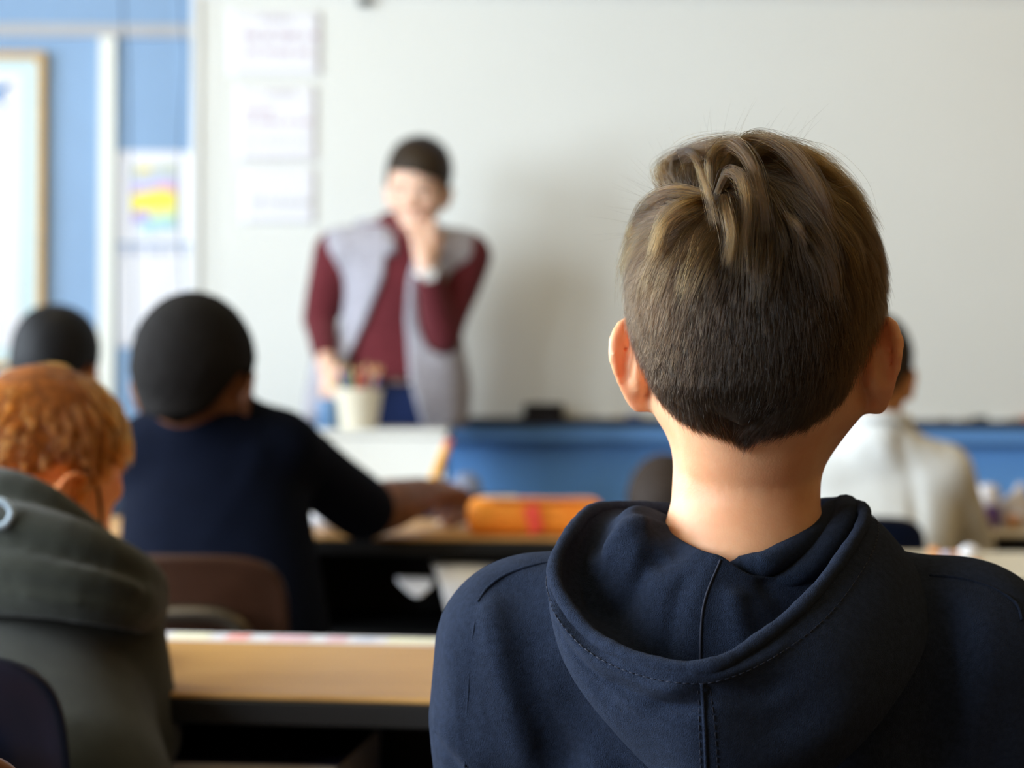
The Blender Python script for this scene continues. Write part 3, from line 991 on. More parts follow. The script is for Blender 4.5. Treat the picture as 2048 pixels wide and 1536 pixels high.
# pencil case on desk 2
zc2 = p2[2]
pcs = P(1072, 1069, 3.44)
PA, PB = P(938, 1069, 3.44), P(1214, 1069, 3.44)
hwc = (PB[0] - PA[0]) / 2
case = thing('pencil_case', 'bright orange pencil case lying on the desk behind the hoodie boy', 'pencil case', (pcs[0], pcs[1], zc2))
cfn = wrinkle(boxd((pcs[0], pcs[1] + .05, zc2 + .031), (hwc, .048, .0305), .020), .0022, 60, 3)
lo, hi = bounds([(pcs[0] - hwc, pcs[1], zc2), (pcs[0] + hwc, pcs[1] + .1, zc2 + .065)], .012)
solid('pouch', [(cfn, lo, hi, .004)], mat('orange_fabric', (255, 160, 52), .55, .4, rgb2=(255, 142, 36), vscale=14), case)
MB().box((PA[0] + .03, pcs[1] - .001, zc2 + .0605), (PB[0] - .03, pcs[1] + .02, zc2 + .0635)).build('zip', mat('zip_peach', (250, 170, 110), .5), case)
MB().box((PA[0] + .02, pcs[1] + .015, zc2 + .058), (PA[0] + .085, pcs[1] + .07, zc2 + .0645), bev=.003).build('pale_label', mat('label_pale', (226, 206, 170), .6), case)
zz = P(1060, 1030, 3.44)
MB().sheet(np.array([[(zz[0] + dx + .012 * j / 3, pcs[1] - .0035 - .001 * math.sin(j), zc2 + .052 - .045 * j / 3 + .006 * math.sin(dx * 90)) for j in range(4)] for dx in np.linspace(-.012, .012, 6)]), thick=.001).build('pink_patch', mat('patch_pink', (250, 90, 70), .6), case)
# crumpled papers
def crumple(px, py, d, r, zbase, label, seed, flat=.75, cat='paper', m=None):
    c_ = P(px, py, d); c_[2] = zbase + r[2]
    fn = wrinkle(ell(c_, r), min(r) * .25, 2.2 / min(r), seed)
    fn2 = lambda p: np.maximum(fn(p), zbase - p[:, 2])
    lo_, hi_ = bounds([c_ - np.array(r), c_ + np.array(r)], min(r) * .5)
    v_, q_ = nets(fn2, lo_, hi_, min(r) / 6, 0)
    o_ = obj('crumpled_paper', mesh(v_, q_), m or m_paper, None, False)
    return tag(o_, label, cat, 'crumpled papers')
zd2 = p2[2] + .0005
crumple(660, 1040, 3.46, (.034, .03, .022), zd2, 'white crumpled paper on the desk edge under the polo-shirted boy\'s arm', 5)
crumple(722, 1050, 3.46, (.024, .02, .011), zd2, 'smaller greyish crumpled paper beside the white one at the desk edge', 9)
# name strips lying along the far edges of desks
def strip(loc, rz, x0, x1, y0, y1, zt_, label, seed, stick=True):
    t = thing('name_strip', label, 'name strip', dpt(loc, rz, (x0 + x1) / 2, (y0 + y1) / 2, zt_), 'name strips on desks')
    MB(loc, rz).box((x0, y0, zt_ + .0002), (x1, y1, zt_ + .0012)).build('card', mat('strip_card', (232, 230, 236), .4, .4), t)
    r = random.Random(seed); x = x0 + .02
    tints = [((226, 180, 190), 'rose'), ((236, 150, 140), 'coral'), ((205, 210, 226), 'grey_blue'), ((240, 236, 200), 'straw')]
    k = 0
    while x < x1 - .03:
        w_ = r.uniform(.02, .07)
        rgb, nm = tints[r.randrange(4)]
        MB(loc, rz).box((x, y0 + .01, zt_ + .0013), (min(x + w_, x1 - .01), y1 - .012, zt_ + .0017)).build('printed_band', mat('strip_' + nm, rgb, .5), t)
        x += w_ + r.uniform(.004, .03); k += 1
strip(D1, D1R, -.25, .55, .375, .438, p1[2], 'long white name strip with pink print along the far edge of the tan desk', 3)
strip(D2, D2R, .25, .46, .30, .35, p2[2], 'pale name strip on the desk beside the orange pencil case', 5)
# grey dome on the front desk
q = P(932, 992, 4.50)
o = MB().lathe([(0, 0), (.032, 0), (.036, .004), (.037, .04), (.034, .062), (.025, .078), (.012, .086), (0, .088)], 24, c=(q[0], 4.50, .7)).build('grey_container', mat('grey_plastic', (120, 128, 150), .45), None, True)
tag(o, 'small grey dome-topped container on the front desk right of the white cabinet', 'container')
# papers inside desk 2
def leaf(pts, label, m, cat='paper', grp='papers in the desk of the polo-shirted boy'):
    G = np.array(pts, float)
    A = np.stack([crom(G[:, j], 12) for j in range(G.shape[1])], 1)
    B = np.stack([crom(A[i], 12) for i in range(12)], 0)
    o_ = MB().sheet(B, thick=.0012).build('loose_paper', m, None, True)
    return tag(o_, label, cat, grp)
leaf([[P(862, 1122, 3.43), P(880, 1168, 3.33), P(894, 1224, 3.30)], [P(930, 1122, 3.43), P(935, 1160, 3.32), P(916, 1226, 3.30)], [P(1010, 1126, 3.43), P(990, 1160, 3.34), P(960, 1186, 3.31)]],
     'large white sheet poking down out of the desk below the orange pencil case', m_paper)
leaf([[P(792, 1154, 3.42), P(800, 1168, 3.37), P(824, 1190, 3.34)], [P(832, 1154, 3.42), P(836, 1172, 3.36), P(840, 1192, 3.33)], [P(868, 1156, 3.42), P(866, 1166, 3.37), P(862, 1172, 3.35)]],
     'small curled white paper poking out of the desk left of the large sheet', m_paper)
# books inside desk 1
zb1 = p1[2] - .167
def book(loc, rz, x0, x1, y0, y1, z0_, th, rgb, nm, label, dec=None, page=(216, 210, 196)):
    t = thing('book', label, 'book', dpt(loc, rz, (x0 + x1) / 2, (y0 + y1) / 2, z0_), 'books inside the tan desk')
    L = lambda: MB(loc, rz)
    L().box((x0, y0, z0_), (x1, y1, z0_ + .002)).box((x0, y0, z0_ + th - .002), (x1, y1, z0_ + th)).box((x0, y1 - .002, z0_ + .002), (x1, y1, z0_ + th - .002)).build('cover', mat('book_' + nm, rgb, .45), t)
    L().box((x0 + .003, y0 + .003, z0_ + .002), (x1 - .003, y1 - .002, z0_ + th - .002)).build('pages', mat('pages_%d' % page[0], page, .8), t)
    if dec: dec(L, t)
book(D1, D1R, -.28, .02, .05, .30, zb1, .022, (30, 34, 50), 'navy', 'dark book at the bottom of the stack inside the tan desk')
book(D1, D1R, -.27, .01, .06, .30, zb1 + .022, .020, (60, 52, 50), 'umber', 'brown book in the middle of the stack inside the tan desk')
book(D1, D1R, -.26, .00, .05, .29, zb1 + .042, .030, (110, 106, 100), 'grey', 'grey book on top of the stack inside the tan desk')
def star(L, t):
    vs = []
    for k in range(10):
        r = .02 if k % 2 == 0 else .009
        a_ = math.pi * k / 5 + .3
        vs.append((.155 + r * math.cos(a_), .0465, zb1 + .058 + r * math.sin(a_)))
    L().add(vs, [tuple(range(10))]).build('yellow_star', mat('star_yellow', (150, 128, 40), .6), t)
book(D1, D1R, .08, .29, .05, .29, zb1, .09, (34, 28, 52), 'plum', 'thick dark purple book with a yellow star inside the tan desk', star)
# scraps on the right desk
zr3 = p3[2] + .0005
m_or = mat('orange_scrap_paper', (226, 150, 80), .7)
for px, py, d, r, lb, mm in ((1868, 1113, 3.40, (.012, .010, .006), 'small orange paper scrap, leftmost on the pale desk by the hoodie', m_or),
                             (1893, 1120, 3.34, (.010, .010, .006), 'lilac-grey paper scrap between the orange ones on the pale desk', mat('lilac_scrap', (200, 190, 214), .7)),
                             (1915, 1116, 3.36, (.012, .010, .005), 'orange paper scrap left of the white lump on the pale desk', m_or),
                             (1938, 1118, 3.32, (.018, .014, .012), 'white crumpled lump on the pale desk beside the hoodie boy\'s shoulder', m_paper),
                             (1950, 1136, 3.18, (.012, .010, .006), 'orange paper scrap nearest the hoodie boy on the pale desk', m_or)):
    crumple(px, py, d, r, zr3, lb, int(px), m=mm)
# bottle and bag on the far right desk
q = P(1976, 1040, 4.25); zr4 = p4[2]
bt = thing('glue_bottle', 'purple glue bottle with a white top on the desk of the white-shirted boy', 'bottle', (q[0], 4.25, zr4))
MB().lathe([(0, 0), (.020, 0), (.022, .004), (.022, .045), (.019, .050), (0, .050)], 20, c=(q[0], 4.25, zr4)).build('body', mat('bottle_purple', (88, 50, 140), .35), bt, True)
MB().lathe([(0, .050), (.022, .050), (.024, .054), (.024, .080), (.018, .092), (0, .094)], 20, c=(q[0], 4.25, zr4)).build('cap', mat('cap_white', (236, 234, 240), .4), bt, True)
q = P(2030, 1045, 4.28); c_ = np.array((q[0], 4.28, zr4))
fn = wrinkle(U(ell(c_ + (0, 0, .03), (.045, .035, .036)), rc(c_ + (.0, 0, .05), c_ + (.012, 0, .085), .018, .010), k=.02), .004, 90, 4)
fb = lambda p: np.maximum(fn(p), zr4 - p[:, 2])
bg = thing('plastic_bag', 'pale translucent snack bag beside the purple bottle at the right edge', 'bag', tuple(c_))
solid('bag_film', [(fb, c_ - (.07, .06, .02), c_ + (.07, .06, .12), .004, 1)], mat('bag_film', (214, 212, 222), .3, .5), bg)
solid('snack', [(ell(c_ + (-.012, -.034, .018), (.016, .007, .012)), c_ + (-.05, -.06, -.005), c_ + (.03, .02, .06), .003)], mat('snack_orange', (214, 150, 90), .7), bg)

# ================================================================== PEOPLE
def skin(nm, rgb, rgb2, sss=.25, sc=.008):
    return mat('skin_' + nm, rgb, .5, .35, rgb2=rgb2, vscale=30, bump=.10, bscale=700, sss=sss, sss_scale=sc)
def cloth(nm, rgb, var=.06, bump=.35, bscale=900, sheen=.12, rough=.9, vs=45):
    return mat('cloth_' + nm, rgb, rough, .06, var=var, vscale=vs, bump=bump, bscale=bscale, sheen=sheen)
A3 = lambda *a: np.array(a, float)
def mirror_x(p, x0): return A3(2 * x0 - p[0], p[1], p[2])

def legs(t, hipL, hipR, kneeL, kneeR, ankL, ankR, m, shoe, toe=(0, 1, 0), r=(.075, .055, .045)):
    pelvis = rc(hipL, hipR, r[0] * 1.15)
    fl = U(pelvis, rc(hipL, kneeL, r[0], r[1]), rc(hipR, kneeR, r[0], r[1]), rc(kneeL, ankL, r[1], r[2]), rc(kneeR, ankR, r[1], r[2]), k=.03)
    lo, hi = bounds([hipL, hipR, kneeL, kneeR, ankL, ankR], .10)
    solid('trousers', [(wrinkle(fl, .002, 40, 2), lo, hi, .012)], m, t)
    for an in (ankL, ankR):
        an = A3(*an); to = A3(*toe)
        sh = U(rc(an + A3(0, 0, -.02), an + to * .10 + A3(0, 0, -.035), .036, .034), rc(an + to * -.04 + A3(0, 0, -.03), an + to * .03 + A3(0, 0, -.03), .034), k=.02)
        zf = an[2] - .07
        sf = lambda p, sh=sh, zf=zf: np.maximum(sh(p), zf - p[:, 2])
        lo, hi = bounds([an, an + to * .12], .09)
        lo[2] = zf - .02
        solid('shoe', [(sf, lo, hi, .008)], shoe, t)
m_jean = cloth('denim_navy', (34, 48, 84), .1)
m_dark = cloth('trouser_dark', (36, 36, 42), .1)
m_shoe = mat('shoe_rubber', (40, 40, 44), .5)

# ---------------------------------------------------------------- the boy in the hoodie
HC = P(1512, 590, 1.30)
HR = rot(yaw=-12)
HL = lambda p: HC + HR @ np.array(p)
hero = thing('person', 'boy with short brown hair in a navy hoodie seen from behind, in sharp focus', 'person', (HC[0], 1.34, .43))
sk_hero = skin('fair', (220, 168, 130), (210, 150, 110), .45, .016)
neck = chain([HL((0, -.012, -.055)), P(1494, 930, 1.322), P(1491, 1010, 1.322), P(1488, 1110, 1.318)], [.050, .0485, .049, .056])
hfield = local(head_field(True, (1.16, 1.06), False), HC, HR)
hnoear = local(head_field(False), HC, HR)
trap = ell(P(1488, 1190, 1.33), (.115, .062, .05))
body_fn = lambda p: smin(smin(hfield(p), neck(p), .022), trap(p), .03)
skull_fn = lambda p: smin(hnoear(p), neck(p), .022)
hl = P(1500, 690, 1.3)
xc = P(1490, 1300, 1.33)[0]
Sl, Sr = P(1048, 1298, 1.33), mirror_x(P(1048, 1298, 1.33), xc)
Ml, Mr = P(1030, 1440, 1.335), mirror_x(P(1030, 1440, 1.335), xc)
El, Er = A3(xc - .150, 1.37, .715 - .03), A3(xc + .150, 1.37, .715 - .03)
Wl, Wr = A3(xc - .085, 1.585, .592), A3(xc + .085, 1.585, .592)
hands = [hand_field(Wl, frame((.1, 1, -.12), (0, .1, 1)), .82, curl=(12, 14, 16, 18), spread=4)]
fr_ = frame((-.1, 1, -.12), (0, .1, 1)); fr_[:, 0] *= -1
hands.append(hand_field(Wr, fr_, .82, curl=(12, 14, 16, 18), spread=4))
pv = A3(xc, 1.36, .55)
hero_body = whole_body(hfield, neck, HC, P(1488, 1140, 1.33), Sl, Sr, El, Er, Wl, Wr, pv, hands)
lo, hi = bounds([HC, Sl, Sr, El, Er, Wl + A3(0, .16, 0), Wr, pv], .115)
hbody = solid('body', [(hero_body, lo, hi, .0027, 3)], sk_hero, hero, sub=1)
add_eyes(hbody, HC, HR, 1, 'brown')

# hoodie
m_hood = cloth('navy_fleece', (35, 44, 63), .15, .9, 1500, .03, .95, 260)
m_lin = cloth('navy_fleece_inside', (32, 42, 61), .15, .9, 1500, .03, .95, 260)
pv = A3(xc, 1.36, .55)
tors = U(rc(P(1290, 1345, 1.332), pv + A3(-.075, 0, 0), .076, .105), rc(mirror_x(P(1290, 1345, 1.332), xc), pv + A3(.075, 0, 0), .076, .105),
         rc(P(1490, 1380, 1.345), pv, .076, .11), k=.05)
yoke = U(rc(P(1488, 1215, 1.345), Sl + A3(.02, 0, .0), .052, .056), rc(P(1488, 1215, 1.345), Sr + A3(-.02, 0, .0), .052, .056), k=.03)
slv = U(chain([Sl, Ml, El], [.0605, .0585, .052]), chain([Sr, Mr, Er], [.0605, .0585, .052]),
        chain([El, Wl], [.052, .036]), chain([Er, Wr], [.052, .036]), k=.03)
hood0 = lambda p: smin(smin(tors(p), yoke(p), .04), slv(p), .022)
def on(fn, px, py, d0=1.0, d1=1.7):
    """first point of the body fn met along the sight line of a pixel (for laying seams on cloth)"""
    t = d0
    for _ in range(60):
        d = float(fn(P(px, py, t)[None].astype(np.float32))[0])
        t += d * .9
        if abs(d) < 2e-4 or t > d1: break
    return P(px, py, min(t, d1))
ln = lambda pts: [on(hood0, x, y) for x, y in pts]
gl = [(ln([(1110, 1122), (1030, 1142), (975, 1172), (938, 1235)]), .0028, -.0016),
      (ln([(962, 1180), (948, 1260), (940, 1340), (934, 1440), (930, 1535)]), .0026, -.0016),
      (ln([(952, 1190), (938, 1260), (930, 1340), (924, 1440), (920, 1535)]), .003, .0008),
      (ln([(1850, 1150), (1930, 1160), (2000, 1180), (2040, 1205)]), .0028, -.0016),
      (ln([(1010, 1180), (1040, 1270), (1070, 1380), (1120, 1500)]), .016, -.010),
      (ln([(985, 1200), (1000, 1300), (1030, 1420), (1060, 1530)]), .010, .005),
      (ln([(1085, 1330), (1140, 1440), (1200, 1530)]), .014, .007), (ln([(1120, 1360), (1190, 1470), (1260, 1560)]), .010, -.007), (ln([(1060, 1180), (1080, 1240), (1085, 1320)]), .012, -.006),
      (ln([(858, 1462), (885, 1498), (915, 1540)]), .006, -.008),
      (ln([(872, 1452), (905, 1486), (945, 1530)]), .007, .005),
      (ln([(1130, 1420), (1160, 1480), (1210, 1560)]), .010, -.005),
      (ln([(900, 1290), (905, 1380), (895, 1470)]), .012, .003),
      (ln([(1900, 1240), (1880, 1350), (1840, 1500)]), .016, -.005),
      (ln([(1960, 1250), (1950, 1400), (1930, 1530)]), .014, .004)]
neck_open = rc(P(1490, 960, 1.33), P(1490, 1130, 1.325), .056, .058)
hoodie_fn = grooves(lambda p: smax(wrinkle(hood0, .0022, 26, 5)(p), -neck_open(p), .012), gl)
lo, hi = bounds([Sl, Sr, El, Er, Wl, Wr, pv], .10)
lo[2] = .45; hi[2] = P(1490, 1060, 1.33)[2]
hoodie = solid('hoodie', [(hoodie_fn, lo, hi, .0044, 2)], m_hood, hero, sub=1)
def seam(pts, r, nm, dz=.0):
    C = crom([on(hoodie_fn, x, y) for x, y in pts], 60)
    MB().tube(C + A3(0, -dz, dz * .4), r, 8).build(nm, m_hood, hoodie, True)
    return C
for pts in ([(1106, 1124), (1060, 1132), (1010, 1150), (975, 1176), (955, 1205)], [(1858, 1150), (1920, 1156), (1980, 1174), (2030, 1205), (2044, 1240)]):
    seam(pts, .0011, 'shoulder_seam', .0003)
for k_ in (0,):
    seam([(962 - k_, 1196), (948 - k_, 1260), (940 - k_, 1340), (934 - k_, 1440), (930 - k_, 1535)], .0010, 'sleeve_seam', .0)
# hood, lying on the shoulders: eleven profiles from his left to his right, each neck -> lining -> fold -> rim -> bag -> tuck
prof = [
 [(1385, 1058, 1.362), (1380, 1052, 1.364), (1376, 1054, 1.370), (1372, 1036, 1.374), (1370, 1020, 1.377), (1350, 1036, 1.384), (1330, 1080, 1.384), (1315, 1120, 1.374)],
 [(1350, 1046, 1.338), (1290, 1013, 1.324), (1246, 1030, 1.328), (1228, 1026, 1.340), (1208, 1018, 1.344), (1190, 1040, 1.345), (1170, 1095, 1.340), (1172, 1150, 1.325)],
 [(1335, 1050, 1.312), (1258, 1026, 1.294), (1200, 1095, 1.294), (1160, 1100, 1.300), (1148, 1058, 1.298), (1124, 1100, 1.302), (1112, 1165, 1.292), (1122, 1225, 1.275)],
 [(1350, 1068, 1.288), (1276, 1092, 1.264), (1218, 1215, 1.262), (1150, 1200, 1.262), (1108, 1150, 1.256), (1098, 1205, 1.256), (1116, 1290, 1.246), (1142, 1345, 1.240)],
 [(1390, 1092, 1.262), (1325, 1170, 1.250), (1290, 1300, 1.245), (1210, 1285, 1.232), (1172, 1258, 1.222), (1160, 1330, 1.216), (1192, 1415, 1.214), (1228, 1462, 1.226)],
 [(1415, 1102, 1.254), (1362, 1200, 1.243), (1345, 1345, 1.238), (1300, 1335, 1.210), (1272, 1314, 1.192), (1282, 1398, 1.188), (1300, 1490, 1.192), (1322, 1560, 1.210)],
 [(1446, 1112, 1.250), (1408, 1220, 1.240), (1404, 1380, 1.236), (1406, 1362, 1.198), (1406, 1336, 1.176), (1412, 1420, 1.170), (1418, 1550, 1.178), (1420, 1650, 1.200)],
 [(1505, 1148, 1.250), (1490, 1220, 1.242), (1500, 1350, 1.236), (1515, 1310, 1.206), (1516, 1280, 1.190), (1548, 1390, 1.184), (1570, 1510, 1.188), (1572, 1600, 1.206)],
 [(1570, 1146, 1.262), (1580, 1178, 1.256), (1604, 1260, 1.250), (1618, 1225, 1.228), (1622, 1192, 1.216), (1690, 1300, 1.206), (1722, 1420, 1.208), (1724, 1490, 1.224)],
 [(1640, 1080, 1.290), (1668, 1086, 1.284), (1698, 1120, 1.280), (1708, 1110, 1.268), (1706, 1082, 1.262), (1780, 1170, 1.252), (1826, 1270, 1.248), (1838, 1330, 1.250)],
 [(1668, 1030, 1.325), (1690, 1030, 1.322), (1712, 1050, 1.322), (1730, 1045, 1.312), (1730, 1028, 1.306), (1790, 1080, 1.300), (1846, 1160, 1.296), (1856, 1220, 1.290)],
 [(1648, 1022, 1.352), (1668, 1014, 1.352), (1690, 1026, 1.356), (1704, 1020, 1.352), (1700, 1007, 1.350), (1742, 1045, 1.350), (1780, 1110, 1.346), (1796, 1160, 1.335)],
 [(1596, 1034, 1.366), (1604, 1024, 1.370), (1611, 1026, 1.376), (1616, 1018, 1.378), (1612, 1008, 1.380), (1632, 1028, 1.385), (1660, 1080, 1.384), (1676, 1120, 1.374)],
]
PR = np.array([[P(*q) for q in row] for row in prof])
NT, NS = 150, 90
G1 = np.stack([crom(PR[:, j], NT) for j in range(PR.shape[1])], 1)
HG = np.stack([crom(G1[i], NS) for i in range(NT)], 0)
du = np.gradient(HG, axis=0); dv = np.gradient(HG, axis=1)
HN = np.cross(du, dv); HN /= np.linalg.norm(HN, axis=2, keepdims=True) + 1e-9
disp = .0016 * wav(HG.reshape(-1, 3).astype(np.float32), 38, 8).reshape(NT, NS)
tt, ss = np.meshgrid(np.linspace(0, 1, NT), np.linspace(0, 1, NS), indexing='ij')
def ridge(t0, s0, t1, s1, wd, am):
    """soft fold line across the hood grid"""
    ax = np.array((t1 - t0, s1 - s0)); L2 = (ax ** 2).sum()
    k_ = np.clip(((tt - t0) * ax[0] + (ss - s0) * ax[1]) / L2, 0, 1)
    dd = (tt - t0 - k_ * ax[0]) ** 2 + (ss - s0 - k_ * ax[1]) ** 2
    return am * np.exp(-dd / wd ** 2)
disp += ridge(.30, .05, .27, .30, .03, .004) + ridge(.36, .75, .49, .66, .03, .003) + ridge(.40, .62, .5, .60, .02, -.003) + ridge(.52, .72, .58, .78, .05, .004) + ridge(.22, .62, .36, .68, .02, -.002)
disp += ridge(.29, .10, .24, .36, .022, .005) + ridge(.22, .10, .19, .34, .02, -.005) + ridge(.40, .12, .38, .34, .04, .003) + ridge(.56, .10, .60, .32, .025, -.004) + ridge(.46, .66, .40, .74, .025, -.004) + ridge(.50, .70, .44, .72, .015, .003)
disp += ridge(.51, .66, .58, .70, .025, .005) + ridge(.52, .63, .60, .63, .015, -.003) + ridge(.30, .64, .46, .665, .018, -.004) + ridge(.34, .70, .47, .72, .02, .003)
disp += ridge(.2, .02, .2, .22, .02, -.003) + ridge(.62, .03, .66, .2, .02, .003)
HG = HG + HN * disp[..., None]
hd = MB().sheet(HG, thick=.0035).build('hood', m_hood, hero, True, sub=1)
# hem tube on the rim, lying along the crest of the profiles
js = int(round(4 / 7 * (NS - 1)))
crest = HG[:, js]
MB().tube(crom(crest[2:-2:4], 160), [.0046 + .0003 * math.sin(i * .55) + .00015 * math.sin(i * 1.7) + .0008 * math.exp(-((i - 80) / 4) ** 2) for i in range(160)], 12).build('rim_hem', m_hood, hd, True)
def stitch(pts, nm, r=.00032, dash=.0036, gap=.0014, m=None, n=600):
    c_ = crom(pts, n); L = np.concatenate([[0], np.cumsum(np.linalg.norm(np.diff(c_, axis=0), axis=1))])
    mb = MB(); s = 0
    while s < L[-1] - dash:
        i, j = np.searchsorted(L, s), np.searchsorted(L, s + dash)
        if j - i >= 1: mb.tube([c_[i], c_[(i + j) // 2], c_[min(j, n - 1)]] if j - i > 1 else [c_[i], c_[j]], r, 5)
        s += dash + gap
    o_ = mb.build(nm, m or mat('thread_navy', (30, 34, 50), .8), hd, True)
    return tag(o_, kind='stuff')
jh = js + 6
stitch(HG[4:-4:3, jh] - HN[4:-4:3, jh] * .0004, 'stitching')
ic = int(round(6 / 12 * (NT - 1)))
for off in (-1, 2):
    stitch(HG[ic + off, jh + 2:-6:3] - HN[ic + off, jh + 2:-6:3] * .0004, 'stitching')
MB().tube(crom(HG[ic, 1:int(NS * .27):3] - HN[ic, 1:int(NS * .27):3] * .0003, 60), .0007, 8).build('lining_seam', mat('thread_navy', ()), hd, True)
MB().tube(crom(HG[ic, jh:-4:4] - HN[ic, jh:-4:4] * .0003, 60), .0011, 8).build('back_seam', m_hood, hd, True)
# neck band visible inside the hood on his right and left
nb = crom([P(1436, 1136, 1.266), P(1478, 1138, 1.264), P(1508, 1132, 1.262), P(1540, 1124, 1.262), P(1600, 1088, 1.280), P(1640, 1056, 1.305), P(1668, 1022, 1.345)], 70)
MB().tube(nb, [.0085 * min(1, .12 + i / 14) for i in range(70)], 14).build('neck_band', m_lin, hero, True)
nb2 = crom([P(1490, 1158, 1.262), P(1550, 1166, 1.262), P(1610, 1140, 1.268), P(1660, 1090, 1.288), P(1692, 1040, 1.318), P(1690, 1018, 1.350)], 60)
MB().tube(nb2, [.0008 + .0095 * math.sin(math.pi * min(1, (i + 2) / 44) * .5) for i in range(60)], 14).build('lining_fold', m_lin, hero, True)
legs(hero, pv + A3(-.075, 0, -.02), pv + A3(.075, 0, -.02), A3(xc - .09, 1.74, .50), A3(xc + .09, 1.74, .50), A3(xc - .09, 1.76, .075), A3(xc + .09, 1.76, .075), m_jean, m_shoe)
chair((xc, 1.36, 0), 0, m_navy, 'dark navy school chair under the boy in the hoodie', hz=.74, seat_z=.40)

# hero hair ---------------------------------------------------------------
LINE = [(0, -.098), (12, -.091), (28, -.086), (45, -.078), (60, -.060), (74, -.026), (86, -.004), (95, -.01), (103, -.045), (112, -.04), (122, .02), (140, .05), (180, .052)]
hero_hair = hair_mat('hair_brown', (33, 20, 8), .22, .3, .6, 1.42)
capf = local(hair_cap(.0022, [(a_, z_ + (.014 if a_ < 70 else .004)) for a_, z_ in LINE], .0008, 120), HC, HR)
cap = solid('hair', [(capf, HC - A3(.11, .13, .125), HC + A3(.11, .12, .11), .003, 2)], mat('hair_under', (34, 24, 15), .75, .2, var=.3, vscale=200), hero)
V_, Q_ = nets(skull_fn, HC - A3(.11, .12, .13), HC + A3(.11, .12, .11), .004, 1)
hlf = hairline(LINE)
loc_ = lambda p: (p - HC) @ HR
def hmask(V): q = loc_(V); return q[:, 2] > hlf(q)
Wp = on(skull_fn, 1428, 392)
def sstep(a_, b_, x): t = np.clip((x - a_) / (b_ - a_), 0, 1); return t * t * (3 - 2 * t)
def hero_flow(p, n):
    r = p - Wp; d = np.linalg.norm(r, axis=1, keepdims=True)
    rad = r / (d + 1e-9)
    sw = np.cross(rad, n)
    q = loc_(p)
    g_ = (1 - sstep(-.02, .075, q[:, 2]))[:, None]
    back = sstep(-.02, .05, -q[:, 1])[:, None]
    w_sw = .95 * np.exp(-(d / .065) ** 2) + .12
    nape = (1 - sstep(-.085, -.06, q[:, 2]))[:, None]
    cx = q[:, :1]
    inward = -np.sign(cx + .006) * nape * .8 * np.minimum(1, np.abs(cx + .006) / .01)
    return rad * (1 - .55 * g_) + sw * w_sw + np.array((0, 0, -1.0)) * g_ * 1.25 + (HR @ np.array((1., 0, 0)))[None] * inward
def hero_len(q, g=rng):
    z = q[:, 2]
    L = np.interp(z, [-.1, -.085, -.06, -.02, .02, .045, .065, .09], [.008, .010, .013, .017, .024, .038, .048, .052])
    return L * g.uniform(.75, 1.15, len(z))
def hero_hgt(q, g=rng):
    z = q[:, 2]
    H = np.interp(z, [-.1, -.085, -.06, -.02, .03, .06, .09], [.0018, .0030, .0050, .0078, .0086, .0098, .0115])
    return H * g.uniform(.30, 1.0, len(z)) ** .8
N_H = 78000
roots = sample_surface(V_, Q_, 60000, hmask(V_))
low = lambda V: hmask(V) & (loc_(V)[:, 2] < -.045)
roots = np.vstack([roots, sample_surface(V_, Q_, 18000, low(V_))])
ql = loc_(roots)
S = grow(skull_fn, roots, hero_flow, hero_len(ql), hero_hgt(ql), 9)
S = clump(S, 1500, np.interp(ql[:, 2], [-.08, -.02, .03, .07], [.10, .28, .52, .64]) * rng.uniform(.4, 1.1, N_H))
S += rng.normal(size=(N_H, 1, 3)) * (np.linspace(0, 1, 9) ** 1.5 * .0016)[None, :, None]
strands('strands', cap, S, .000085, hero_hair)
# longer layered pieces over the crown
mk = (ql[:, 2] > .035) & (ql[:, 0] < .045)
r2 = roots[mk][:9000]; q2 = loc_(r2)
S2 = grow(skull_fn, r2, hero_flow, rng.uniform(.042, .062, len(r2)), rng.uniform(.007, .0150, len(r2)), 11, lift=1.0)
S2 = clump(S2, 170, rng.uniform(.45, .88, len(r2)))
S2 += rng.normal(size=(len(S2), 1, 3)) * (np.linspace(0, 1, 11) ** 1.5 * .0022)[None, :, None]
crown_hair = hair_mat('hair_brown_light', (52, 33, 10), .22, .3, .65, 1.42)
strands('crown_strands', cap, S2, .00008, crown_hair)
